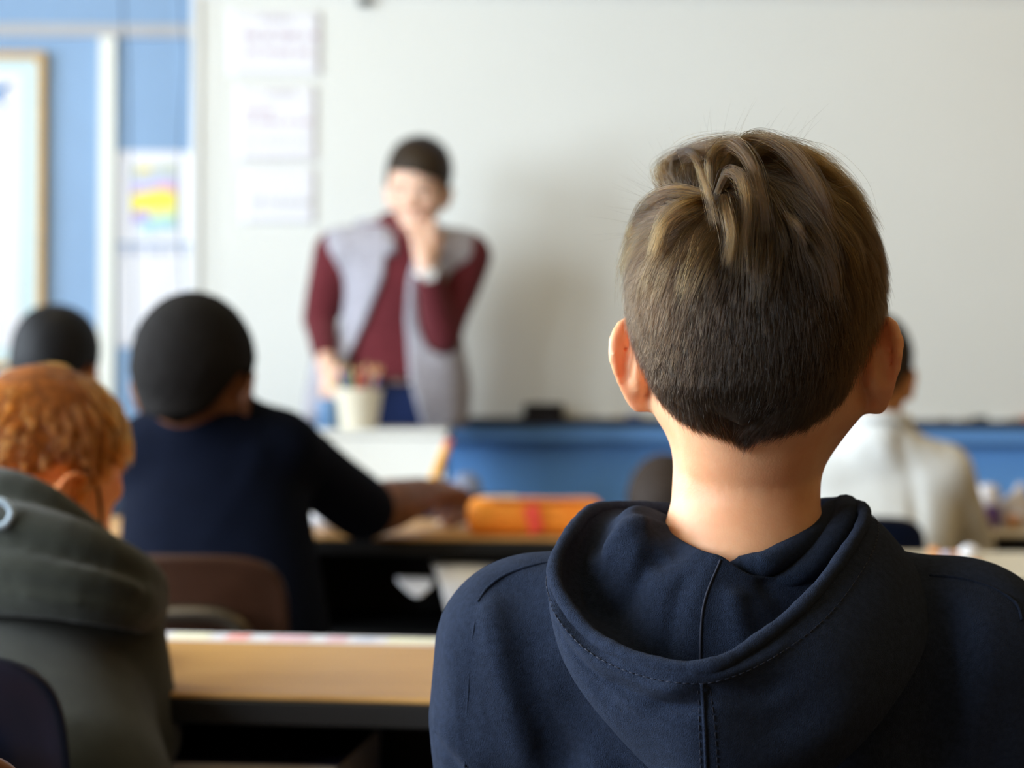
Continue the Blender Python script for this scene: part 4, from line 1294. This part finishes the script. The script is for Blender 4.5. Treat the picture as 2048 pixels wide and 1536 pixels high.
# single locks that curl away from the whorl
def lock(pts, n, w0, w1, nm='lock', r=.00008, m=None):
    c_ = []
    for (px, py, h) in pts:
        b = on(skull_fn, px, py, 1.0, 1.32)
        nn = grad(skull_fn, b[None])[0]
        c_.append(b + nn * h)
    C = crom(c_, 14)
    off = rng.normal(size=(n, 1, 3)); tip = rng.normal(size=(n, 1, 3))
    t = np.linspace(0, 1, 14)[None, :, None]
    wd = w0 * (1 - t) + w1 * t
    s_ = C[None] + off * wd * (.6 + .4 * np.sin(t * math.pi)) + tip * (t ** 3) * .0022
    return s_
LK = [lock([(1372, 396, .004), (1368, 372, .012), (1385, 352, .019), (1412, 360, .020), (1428, 400, .017), (1442, 466, .010)], 150, .0012, .0009),
      lock([(1428, 385, .004), (1440, 352, .014), (1475, 342, .018), (1505, 372, .016), (1522, 430, .012), (1530, 480, .009)], 260, .0022, .0020),
      lock([(1440, 392, .003), (1465, 372, .010), (1490, 395, .014), (1497, 450, .012), (1490, 520, .010)], 220, .0020, .0022),
      lock([(1455, 360, .006), (1500, 330, .016), (1560, 350, .017), (1610, 410, .014), (1640, 470, .010)], 320, .0030, .0034),
      lock([(1415, 398, .004), (1370, 402, .010), (1325, 425, .011), (1295, 470, .009), (1282, 510, .007)], 240, .0022, .0024),
      lock([(1425, 410, .004), (1400, 430, .012), (1360, 460, .013), (1330, 520, .011)], 220, .0024, .0028),
      lock([(1362, 392, .006), (1372, 362, .012), (1410, 342, .014), (1470, 332, .014), (1550, 338, .013)], 420, .0036, .0040),
      lock([(1346, 388, .006), (1345, 366, .011), (1370, 348, .013), (1420, 336, .013)], 260, .0034, .0032),
      lock([(1450, 405, .004), (1462, 440, .012), (1470, 490, .012), (1462, 540, .010)], 200, .0022, .0022),
      lock([(1560, 440, .006), (1580, 470, .012), (1595, 500, .011)], 120, .0016, .0012),
      lock([(1480, 352, .006), (1530, 338, .012), (1600, 348, .012), (1670, 400, .010), (1710, 470, .008)], 320, .0036, .004)]
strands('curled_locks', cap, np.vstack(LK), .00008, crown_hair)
# fly-away hairs against the board
mk = (ql[:, 2] > .03) & (roots[:, 0] < HC[0] + .03)
r3 = roots[mk][rng.choice(mk.sum(), 130, replace=False)]
n3 = grad(skull_fn, r3)
d3 = n3 * .8 + hero_flow(r3, n3) * .6 + rng.normal(size=r3.shape) * .25 + A3(-.25, 0, .15)
d3 /= np.linalg.norm(d3, axis=1, keepdims=True)
t = np.linspace(0, 1, 8)[None, :, None]
L3 = rng.uniform(.02, .042, (len(r3), 1, 1))
F3 = r3[:, None] + d3[:, None] * L3 * t + hero_flow(r3, n3)[:, None] * L3 * .35 * t ** 2
strands('fly_away_hairs', cap, F3, .00005, hero_hair)

# ---------------------------------------------------------------- generic seated pupil
def seated(label, c, Rm, s, skinm, hairm, hair_fn, neckb, SL, SR, EL, ER, WL, WR, pel, top, tname, sleeve=1.0, arm=(.036, .033, .026, .0215), group=None, iris='brown',
           rt=.085, rsh=.052, rarm=(.048, .042, .034), handkw=({}, {}), handfr=(None, None), legy=.36, ear_out=(1.0, 1.0), folds=(), wr=.003, extra=None, sub=0, hs=.80, step=.006, hairkw={}):
    c = A3(*c); Rm = np.array(Rm)
    L = lambda p: c + Rm @ (np.array(p) * s)
    t = thing('person', label, 'person', (pel[0], pel[1], .43), group)
    nk = chain([L((0, -.012, -.055)), L((0, -.018, -.085)) * .5 + A3(*neckb) * .5, neckb], [.050 * s, .047 * s, .054 * s])
    hf = local(head_field(True, ear_out), c, Rm, s)
    bf = lambda p: smin(hf(p), nk(p), .02)
    hnd = [hand_field(A3(*w_), fr_, hs, **kw) for w_, fr_, kw in ((WL, handfr[0], handkw[0]), (WR, handfr[1], handkw[1]))]
    bfull = whole_body(hf, nk, c, A3(*neckb), A3(*SL), A3(*SR), A3(*EL), A3(*ER), A3(*WL), A3(*WR), A3(*pel), hnd, s, arm)
    lo, hi = bounds([c, A3(*SL), A3(*SR), A3(*EL), A3(*ER), A3(*WL) + handfr[0][:, 1] * .13, A3(*WR) + handfr[1][:, 1] * .13, A3(*pel)], .125 * s)
    body = solid('body', [(bfull, lo, hi, .004, 2)], skinm, t)
    add_eyes(body, c, Rm, s, iris)
    hc = local(hair_fn, c, Rm, s)
    hair = solid('hair', [(hc, c - .14 * s, c + .14 * s, .0042, 1)], hairm, t)
    pel, SL, SR, EL, ER, WL, WR, neckb = [A3(*q) for q in (pel, SL, SR, EL, ER, WL, WR, neckb)]
    ax = (SR - SL) / np.linalg.norm(SR - SL)
    tor = U(rc(SL + ax * .055 + A3(0, 0, -.05), pel - ax * .065, rt * .95, rt * 1.1), rc(SR - ax * .055 + A3(0, 0, -.05), pel + ax * .065, rt * .95, rt * 1.1),
            rc((SL + SR) / 2 + A3(0, 0, -.05), pel, rt, rt * 1.15), rc(neckb + A3(0, 0, -.026), SL + ax * .02, .057, rsh), rc(neckb + A3(0, 0, -.026), SR - ax * .02, .057, rsh), k=.045)
    arms = []
    for S0, E0, W0 in ((SL, EL, WL), (SR, ER, WR)):
        if sleeve >= 2:
            arms.append(chain([S0, (S0 + E0) / 2, E0, W0], [rsh, rarm[0], rarm[1], rarm[2]]))
        else:
            q = S0 + (E0 - S0) * sleeve
            arms.append(chain([S0, (S0 + q) / 2, q], [rsh, rarm[0], rarm[1]]))
    f0 = lambda p: smin(tor(p), np.minimum(arms[0](p), arms[1](p)), .03)
    f1 = grooves(lambda p: wrinkle(f0, wr, 24, 7)(p), [(A3(*[P(*q) for q in pts]), wd, am) for pts, wd, am in folds])
    if extra: f1 = extra(f1)
    pts = [SL, SR, EL, ER, pel, neckb] + ([WL, WR] if sleeve >= 2 else [])
    lo, hi = bounds(pts, .14); lo[2] = max(lo[2], .42)
    shirt = solid(tname, [(f1, lo, hi, step, 2)], top, t, sub=sub)
    x = ax * .085
    legs(t, pel - x * .8 + A3(0, 0, -.03), pel + x * .8 + A3(0, 0, -.03), A3(pel[0] - .10, pel[1] + legy, .49), A3(pel[0] + .10, pel[1] + legy, .49), A3(pel[0] - .10, pel[1] + legy + .02, .075), A3(pel[0] + .10, pel[1] + legy + .02, .075), m_dark, m_shoe, r=(.07, .05, .042))
    return t, body, hair, shirt, bf, L
def hand_fr(along, back, right=False):
    f = frame(along, back)
    if right: f[:, 0] *= -1
    return f

# the boy in the navy polo shirt -------------------------------------------
zd = p2[2]
pc_ = P(392, 720, 3.06)
pSL, pSR = P(296, 906, 3.08), P(566, 898, 3.10)
pER = A3(P(738, 1032, 3.40)[0], 3.36, zd + .045); pWR = A3(P(842, 1000, 3.54)[0], 3.52, zd + .062)
pEL = A3(P(330, 1000, 3.40)[0], 3.36, zd + .04); pWL = A3(P(430, 1010, 3.6)[0], 3.62, zd + .03)
polo, polo_body, _, polo_shirt, _, polo_L = seated('boy with close-cropped black hair in a navy polo shirt writing with a pencil', pc_, rot(yaw=-16, pitch=-14), 1.10,
    skin('deep', (124, 80, 54), (102, 64, 42), .15), mat('hair_black_cropped', (20, 17, 16), .85, .15, var=.35, vscale=260, bump=.9, bscale=420),
    hair_cap(.0055, [(a_, z_ - (.013 if a_ < 50 else .006 if a_ < 70 else 0)) for a_, z_ in BOY_LINE], .0012, 260), P(404, 800, 3.07), pSL, pSR, pEL, pER, pWL, pWR, P(446, 1374, 2.97), cloth('polo_navy', (8, 13, 27), .08, .35, 900, 0), 'polo_shirt', sleeve=.94,
    handfr=(hand_fr((.9, .5, -.05), (0, 0, 1)), hand_fr((.55, .8, .10), (.25, -.15, 1), True)),
    handkw=(dict(curl=(20, 22, 24, 26)), dict(curl=(48, 60, 72, 78), thumb=(30, 20))), rt=.095, rsh=.056, rarm=(.056, .054, .0), hs=1.14, arm=(.046, .045, .0, .033),
    folds=[([(300, 930, 3.02), (380, 985, 3.0), (460, 960, 3.0)], .012, -.004), ([(520, 900, 3.02), (480, 1000, 2.99), (420, 1080, 2.96)], .016, .004), ([(620, 950, 3.08), (560, 1040, 3.02), (520, 1120, 2.98)], .014, -.004)])
def collar(nb, r, m, t, tilt=.012, lift=.020, tr=.0095):
    a_ = np.radians(np.linspace(-160, 160, 36))
    MB().tube([nb + A3(r * math.sin(q), -r * .97 * math.cos(q), lift - tilt * (1 - math.cos(q))) for q in a_], tr, 12).build('collar', m, t, True)
collar(P(404, 806, 3.07), .060, cloth('polo_navy_collar', (12, 18, 34), .06, .35, 900, .03), polo, .016, .044, .012)
pcl = thing('pencil', 'yellow-orange pencil held upright by the boy in the navy polo shirt', 'pencil', tuple(P(866, 960, 3.62)))
tip, tail = P(848, 1006, 3.66), P(899, 880, 3.60)
dv_ = (tail - tip) / np.linalg.norm(tail - tip)
MB().tube([tip + dv_ * .014, tail - dv_ * .012], .0085, 6).build('shaft', mat('pencil_yellow_paint', (240, 176, 70), .35), pcl)
MB().tube([tip, tip + dv_ * .014], [.001, .0085], 6).build('sharpened_tip', mat('pencil_wood', ()), pcl)
MB().tube([tail - dv_ * .012, tail], .0088, 10).build('eraser', mat('eraser_pink', (214, 130, 110), .7), pcl)

# the red-haired boy ---------------------------------------------------------
rH = P(98, 906, 2.12)
ru = A3(.42, .30, .85); ru /= np.linalg.norm(ru)
rx = A3(.64, -.76, .07); rx -= ru * rx.dot(ru); rx /= np.linalg.norm(rx)
rR = np.stack([rx, np.cross(ru, rx), ru], 1)
zd = p1[2]
red, red_body, red_hair, red_top, red_skull, red_L = seated('red-haired boy in a dark grey-green hooded top bent over his desk', rH, rR, .90,
    skin('freckled', (232, 160, 110), (222, 140, 88), .3), mat('hair_ginger', (138, 76, 22), .6, .25, rgb2=(104, 54, 14), vscale=90),
    hair_cap(.006, [(0, -.085), (30, -.08), (50, -.07), (66, -.05), (80, -.015), (95, -.02), (101, -.05), (112, -.055), (122, .0), (140, .045), (180, .05)], .0015, 90, .006),
    P(52, 1080, 1.99), P(-150, 1240, 1.97), P(214, 1234, 1.985), A3(-.66, 2.04, zd - .02), P(262, 1470, 2.0), A3(-.54, 2.20, zd + .025), A3(P(150, 1300, 2.25)[0], 2.24, zd + .03), P(-10, 1600, 1.83),
    cloth('fleece_olive', (46, 48, 42), .12, .6, 700, .2), 'hooded_top', sleeve=2, rt=.088, rsh=.052, rarm=(.052, .05, .036),
    handfr=(hand_fr((.8, .6, -.05), (0, 0, 1)), hand_fr((-.75, .65, -.05), (0, 0, 1), True)), handkw=(dict(curl=(25, 28, 30, 34)), dict(curl=(40, 50, 60, 66))),
    iris='blue', legy=.34, wr=.004)
m_ol = cloth('fleece_olive', ())
def roll_(pts, rr, nm):
    C = crom([P(*q) for q in pts], 40)
    fn = chain(list(C[::3]), list(np.interp(np.linspace(0, 1, len(C[::3])), np.linspace(0, 1, len(rr)), rr)))
    lo, hi = bounds(C, max(rr) + .015)
    return fn, lo, hi
rf = [roll_([(-120, 1000, 1.96), (-30, 975, 1.93), (60, 1000, 1.92), (150, 1064, 1.935), (230, 1130, 1.96), (272, 1172, 1.99)], [.018, .022, .024, .022, .018], ''),
      roll_([(-140, 1080, 1.93), (-20, 1060, 1.90), (90, 1085, 1.885), (190, 1125, 1.895), (268, 1170, 1.935), (280, 1200, 1.97)], [.026, .030, .032, .032, .026], ''),
      roll_([(-140, 1150, 1.91), (-20, 1140, 1.88), (90, 1160, 1.868), (190, 1180, 1.875), (262, 1200, 1.91), (284, 1215, 1.96)], [.022, .026, .028, .028, .024], ''),
      roll_([(-140, 1215, 1.90), (-20, 1205, 1.872), (90, 1212, 1.862), (190, 1226, 1.868), (260, 1236, 1.90), (286, 1240, 1.95)], [.012, .013, .014, .014, .013], '')]
hfn = lambda p: smin(smin(smin(rf[0][0](p), rf[1][0](p), .006), rf[2][0](p), .004), rf[3][0](p), .003)
lo = np.minimum.reduce([a[1] for a in rf]); hi = np.maximum.reduce([a[2] for a in rf])
wf = wrinkle(hfn, .003, 40, 3)
rl = lambda pts: [on(hfn, x, y, 1.6, 2.2) for x, y in pts]
wf = grooves(wf, [(rl([(-30, 1072), (60, 1092), (150, 1116), (230, 1138), (285, 1160)]), .008, -.007), (rl([(-30, 1094), (60, 1112), (150, 1134), (230, 1154), (280, 1172)]), .007, .004),
                  (rl([(-30, 1160), (60, 1172), (150, 1186), (230, 1198), (290, 1212)]), .007, -.007), (rl([(-30, 1184), (60, 1194), (150, 1206), (230, 1216), (285, 1226)]), .008, .004)])
rhood = solid('hood', [(wf, lo, hi, .0050, 2)], m_ol, red)
MB().tube(crom([P(-20, 1002, 1.865), P(8, 1004, 1.864), P(23, 1024, 1.862), P(12, 1048, 1.858), P(-20, 1060, 1.856)], 30), .0035, 8).build('pale_cord', mat('cord_pale', (150, 164, 176), .8), rhood, True)
MB().tube(crom([on(red_skull, 192, 965, 1.7, 2.3), on(red_skull, 198, 990, 1.7, 2.3), on(red_skull, 201, 1015, 1.7, 2.3), on(red_skull, 202, 1050, 1.7, 2.3)], 12), .0022, 6).build('dark_line', mat('black_plastic_matt', ()), red, True)  # thin dark line running from the ear down the cheek
# red strands
red_hm = hair_mat('hair_ginger_strands', (172, 82, 20), .3, .4, .45)
V2, Q2 = nets(red_skull, rH - .125, rH + .125, .005, 1)
RL = hairline([(0, -.085), (30, -.08), (50, -.07), (66, -.05), (80, -.015), (95, -.02), (101, -.05), (112, -.055), (122, .0), (140, .045), (180, .05)])
lr = lambda p: ((p - rH) @ rR) / .90
mk = lambda V: lr(V)[:, 2] > RL(lr(V))
rr_ = sample_surface(V2, Q2, 24000, mk(V2))
Wr_ = rH + rR @ A3(.012, -.07, .055)
def red_flow(p, n):
    r = p - Wr_; d = np.linalg.norm(r, axis=1, keepdims=True)
    return r / (d + 1e-9) + .5 * np.cross(r / (d + 1e-9), n) + A3(0, 0, -.5)
qz = lr(rr_)[:, 2]
Sx = grow(red_skull, rr_, red_flow, np.interp(qz, [-.08, 0, .06], [.010, .022, .040]) * rng.uniform(.8, 1.2, len(rr_)), np.interp(qz, [-.08, 0, .06], [.004, .010, .015]) * rng.uniform(.4, 1, len(rr_)), 8)
Sx = clump(Sx, 240, rng.uniform(.4, .85, len(Sx)))
strands('strands', red_hair, Sx, .00013, red_hm)

# the boy in the white shirt -------------------------------------------------
wc = P(1742, 722, 3.95)
seated('boy with short dark hair in a white shirt seated right of the hoodie boy\'s neck', wc, rot(yaw=-22, pitch=-6), .99,
    skin('tan', (206, 146, 92), (190, 128, 76), .2), mat('hair_dark_brown', (40, 30, 20), .7, .25, var=.3, vscale=120, bump=.5, bscale=240),
    hair_cap(.007, BOY_LINE, .0012, 160, .006), P(1752, 856, 3.95), P(1590, 950, 3.97), P(1888, 944, 3.97), P(1560, 1090, 4.06), P(1930, 1092, 4.06), A3(P(1640, 1000, 4.2)[0], 4.26, p4[2] + .03), A3(P(1890, 1000, 4.2)[0], 4.26, p4[2] + .03), P(1735, 1150, 3.92),
    cloth('shirt_white', (226, 228, 226), .03, .25), 'shirt', sleeve=2, rt=.088, rsh=.054, rarm=(.060, .060, .036),
    handfr=(hand_fr((.7, .7, -.05), (0, 0, 1)), hand_fr((-.7, .7, -.05), (0, 0, 1), True)), wr=.005,
    folds=[([(1800, 880, 3.9), (1830, 960, 3.88), (1835, 1080, 3.86)], .014, -.008), ([(1860, 900, 3.92), (1890, 1000, 3.92), (1900, 1100, 3.92)], .014, .006), ([(1740, 900, 3.88), (1750, 1000, 3.86)], .012, -.005)])
collar(P(1752, 856, 3.95), .060, cloth('shirt_white', ()), [o for o in bpy.data.objects if o.name.startswith('person') and 'white shirt' in o['label']][0], lift=.022, tr=.013)

# the black-haired pupil at the far left ---------------------------------------
bc = P(114, 712, 4.02)
seated('pupil with straight black hair at the far left, partly behind the red-haired boy', bc, rot(yaw=-14, pitch=-8), 1.0,
    skin('olive', (176, 116, 78), (156, 98, 62), .2), mat('hair_black', (10, 10, 14), .6, .2, var=.3, vscale=120, bump=.4, bscale=200),
    hair_cap(.008, BOY_LINE, .001, 120, .008), P(122, 850, 4.02), P(-5, 990, 4.03), P(232, 990, 4.03), P(-30, 1040, 4.22), P(250, 1040, 4.22), A3(-1.0, 4.40, .735), A3(-.82, 4.40, .735), P(112, 1165, 4.06),
    cloth('shirt_grey_blue', (88, 104, 134), .06), 'shirt', sleeve=2, handfr=(hand_fr((.7, .7, -.05), (0, 0, 1)), hand_fr((-.7, .7, -.05), (0, 0, 1), True)))
# the pupil bent low behind the neck ------------------------------------------
kc = P(1332, 1003, 4.30)
seated('pupil with dark brown hair bent low behind the hoodie boy\'s neck, mostly hidden', kc, rot(yaw=-20, pitch=-40), .97,
    skin('tan', (), ()), mat('hair_umber', (52, 42, 36), .7, .25, var=.3, vscale=120, bump=.5, bscale=240),
    hair_cap(.007, BOY_LINE, .0012, 160, .006), P(1334, 1072, 4.22), P(1235, 1100, 4.20), P(1440, 1100, 4.20), A3(P(1235, 1000, 4.3)[0], 4.38, .56), A3(P(1440, 1000, 4.3)[0], 4.38, .56), A3(P(1290, 1000, 4.4)[0], 4.52, .57), A3(P(1390, 1000, 4.4)[0], 4.52, .57), P(1340, 1185, 4.06),
    cloth('shirt_grey', (90, 86, 92), .06), 'shirt', sleeve=2, handfr=(hand_fr((.7, .7, -.05), (0, 0, 1)), hand_fr((-.7, .7, -.05), (0, 0, 1), True)))
m_seat = m_navy
chair((bc[0], 4.13, 0), 0, m_navy, 'dark navy school chair of the black-haired pupil, hidden behind the red-haired boy', hz=.72, w_=.36, seat_z=.40)
chair((kc[0] - .03, 4.10, 0), 0, m_brown, 'brown school chair of the pupil bent low, hidden behind the hoodie boy', hz=.66, w_=.27, seat_z=.40)

# ---------------------------------------------------------------- the teacher
TD = 5.40
tc = P(836, 356, TD - .02)
tR = rot(yaw=172, pitch=-20, roll=-3)
tL = lambda p: tc + tR @ np.array(p)
te = thing('person', 'teacher in a maroon jumper and grey open waistcoat standing at the whiteboard, hand at mouth', 'person', (P(800, 0, TD)[0], TD, 0))
T = lambda px, py, dy=0.0: P(px, py, TD + dy)
sk_t = skin('light', (232, 194, 172), (222, 178, 152), .3)
tneck = chain([tL((0, -.012, -.055)), T(824, 450, .02), T(812, 500, .03)], [.052, .050, .056])
thf = local(head_field(True), tc, tR, 1.02)
tbf = lambda p: smin(thf(p), tneck(p), .02)
# arms: her right arm hangs at the viewer's left, her left hand is at her mouth
aS, aE, aW = T(672, 505), T(640, 640, .02), T(654, 728, -.10)
bS, bE, bW = T(938, 512), T(884, 672, -.06), T(851, 526, -.17)
lo, hi = bounds([tc, T(812, 500)], .15)
hw1 = hand_fr((.10, -.30, -1), (-.7, -.5, 0), True)
hw2 = hand_fr((-.10, .22, 1), (.15, -1, .1))
tfull = whole_body(thf, tneck, tc, T(812, 500, .03), aS, bS, aE, bE, aW, bW, T(800, 790, .03),
                   [hand_field(aW, hw1, .98, curl=(18, 22, 26, 30)), hand_field(bW, hw2, .98, curl=(34, 40, 46, 52), thumb=(28, 10))], 1.02, arm=(.038, .029, .03, .024))
lo, hi = bounds([tc, aS, bS, aE, bE, aW + hw1[:, 1] * .16, bW, T(800, 790, .03)], .14)
solid('body', [(tfull, lo, hi, .0045, 2)], sk_t, te)
tb = [o for o in te.children if o.name.startswith('body')][0]
add_eyes(tb, tc, tR, 1.02, 'brown')
thc = local(hair_cap(.009, [(0, -.10), (40, -.092), (62, -.06), (80, -.02), (98, -.02), (104, -.04), (112, -.03), (122, .015), (150, .030), (180, .040)], .0026, 55, .013), tc, np.stack([tR[:, 0] * math.cos(.16) + tR[:, 2] * math.sin(.16), tR[:, 1], tR[:, 2] * math.cos(.16) - tR[:, 0] * math.sin(.16)], 1), 1.02)
solid('hair', [(thc, tc - .15, tc + .15, .004, 1)], mat('hair_teacher', (44, 32, 18), .6, .3, var=.3, vscale=120, bump=.5, bscale=240), te)
for sx in (-1, 1):
    MB().tube([tL((sx * .048, .084, -.001)), tL((sx * .034, .0945, .003)), tL((sx * .016, .0965, -.001))], [.002, .0036, .003], 6).build('eyebrow', mat('brow', (60, 42, 28), .8), tb, True)
xt = T(800, 600)[0]
tz = lambda py: T(800, py)[2]
def ell_w(px, py, rx, ry, rz, dy=0.0): return ell(T(px, py, dy), (rx, ry, rz))
ttor = U(ell_w(806, 560, .165, .115, .17, .03), ell_w(800, 690, .150, .11, .17, .03), ell_w(800, 770, .165, .12, .12, .03), rc(aS + A3(.03, 0, 0), bS + A3(-.03, 0, 0), .062), rc(T(812, 480, .03), T(806, 560, .03), .075, .12), k=.06)
tarm = U(chain([aS, (aS + aE) / 2, aE, aE + (aW - aE) * .72], [.062, .055, .048, .036]), chain([bS, (bS + bE) / 2, bE, bE + (bW - bE) * .80], [.062, .056, .050, .037]), k=.01)
sweat = lambda p: smax(smax(wrinkle(lambda q: smin(ttor(q), tarm(q), .03), .0035, 30, 4)(p), -(p[:, 2] - tz(758)) * 1.0 * -1 * -1, .01), -tneck(p) - .004, .008)
lo, hi = bounds([aS, bS, aE, bE, aW, bW, T(800, 800, .1), T(800, 440, .1)], .10)
solid('jumper', [(sweat, lo, hi, .007, 2)], cloth('maroon_knit', (98, 40, 46), .10, .7, 500), te)
# waistcoat, open in front
zs = [tz(q) for q in (900, 860, 760, 740, 640, 560, 500, 440)]
xl = [T(q, 600)[0] for q in (600, 630, 680, 690, 738, 772, 780, 776)]
xr = [T(q, 600)[0] for q in (862, 852, 824, 822, 814, 820, 838, 868)]
def vest_fn(p):
    sk_ = U(ell_w(786, 800, .185, .135, .16, .03), k=.02)
    side = rc(T(668, 730, -.02), T(646, 815, -.02), .045, .04)
    side2 = rc(T(872, 690, -.02), T(888, 830, -.01), .055, .05)
    d = smin(smin(smin(ttor(p), sk_(p), .05), side(p), .03), side2(p), .03) - .016 - .003 * wav(p, 26, 9)
    wedge = np.maximum.reduce([p[:, 0] - np.interp(p[:, 2], zs[0:], xr), np.interp(p[:, 2], zs, xl) - p[:, 0], p[:, 1] - (TD + .02)])
    d = smax(d, -wedge, .008)
    d = smax(d, p[:, 2] - tz(452) , .02)
    d = smax(d, tz(856) - p[:, 2], .01)
    d = smax(d, -(tneck(p) - .010), .01)
    for S0, E0, W0 in ((aS, aE, aW), (bS, bE, bW)):
        ax = rc(S0 + A3(.015 if S0[0] < xt else -.015, 0, -.015), E0, .066, .052)
        d = smax(d, -ax(p), .008)
    if True:
        fa = chain([bE, bW], [.054, .044])
        d = smax(d, -fa(p), .006)
    return d
lo, hi = bounds([T(620, 870, -.15), T(970, 440, .2)], .03)
solid('waistcoat', [(vest_fn, lo, hi, .0055, 5)], cloth('grey_knit', (166, 164, 174), .12, .8, 420), te)
MB().tube(crom([T(714, 452, .02), T(752, 448, -.01), T(778, 462, -.045), T(782, 505, -.10)], 24), .016, 10).build('waistcoat_collar', cloth('grey_knit', ()), te, True)
MB().tube(crom([T(900, 470, .02), T(880, 466, -.02), T(872, 480, -.06), T(862, 520, -.10)], 24), .016, 10).build('waistcoat_collar', cloth('grey_knit', ()), te, True)
legs(te, T(762, 830, .03), T(838, 830, .03), A3(T(758, 0)[0], TD + .0, .50), A3(T(842, 0)[0], TD + .03, .50), A3(T(755, 0)[0], TD + .05, .08), A3(T(845, 0)[0], TD + .06, .08), cloth('jeans_dark_navy', (28, 40, 76), .08), m_shoe, toe=(0, -1, 0), r=(.088, .062, .048))
# watch
wp = bW + (bE - bW) * .10; wd_ = (bE - bW) / np.linalg.norm(bE - bW)
nrm = A3(.05, -1, .15); nrm -= wd_ * nrm.dot(wd_); nrm /= np.linalg.norm(nrm)
sd = np.cross(wd_, nrm)
ring = [wp + (nrm * math.cos(a_) + sd * math.sin(a_)) * .0265 for a_ in np.linspace(0, 2 * math.pi, 25)[:-1]]
wt = MB().tube(ring, .006, 8, closed=True).build('wristwatch', mat('watch_strap', (226, 228, 226), .4), te, True)
vs = []; cc = wp + nrm * .0275
mbw = MB()
for rr, hh in ((.019, 0), (.020, .003), (.0185, .007)):
    for k in range(24):
        a_ = 2 * math.pi * k / 24
        vs.append(cc + (sd * math.cos(a_) + wd_ * math.sin(a_)) * rr + nrm * hh)
fs = [(i * 24 + k, i * 24 + (k + 1) % 24, (i + 1) * 24 + (k + 1) % 24, (i + 1) * 24 + k) for i in range(2) for k in range(24)] + [tuple(range(48, 72))]
mbw.add(vs, fs).build('dial', mat('watch_dial', (246, 246, 244), .25, .6), wt, False)
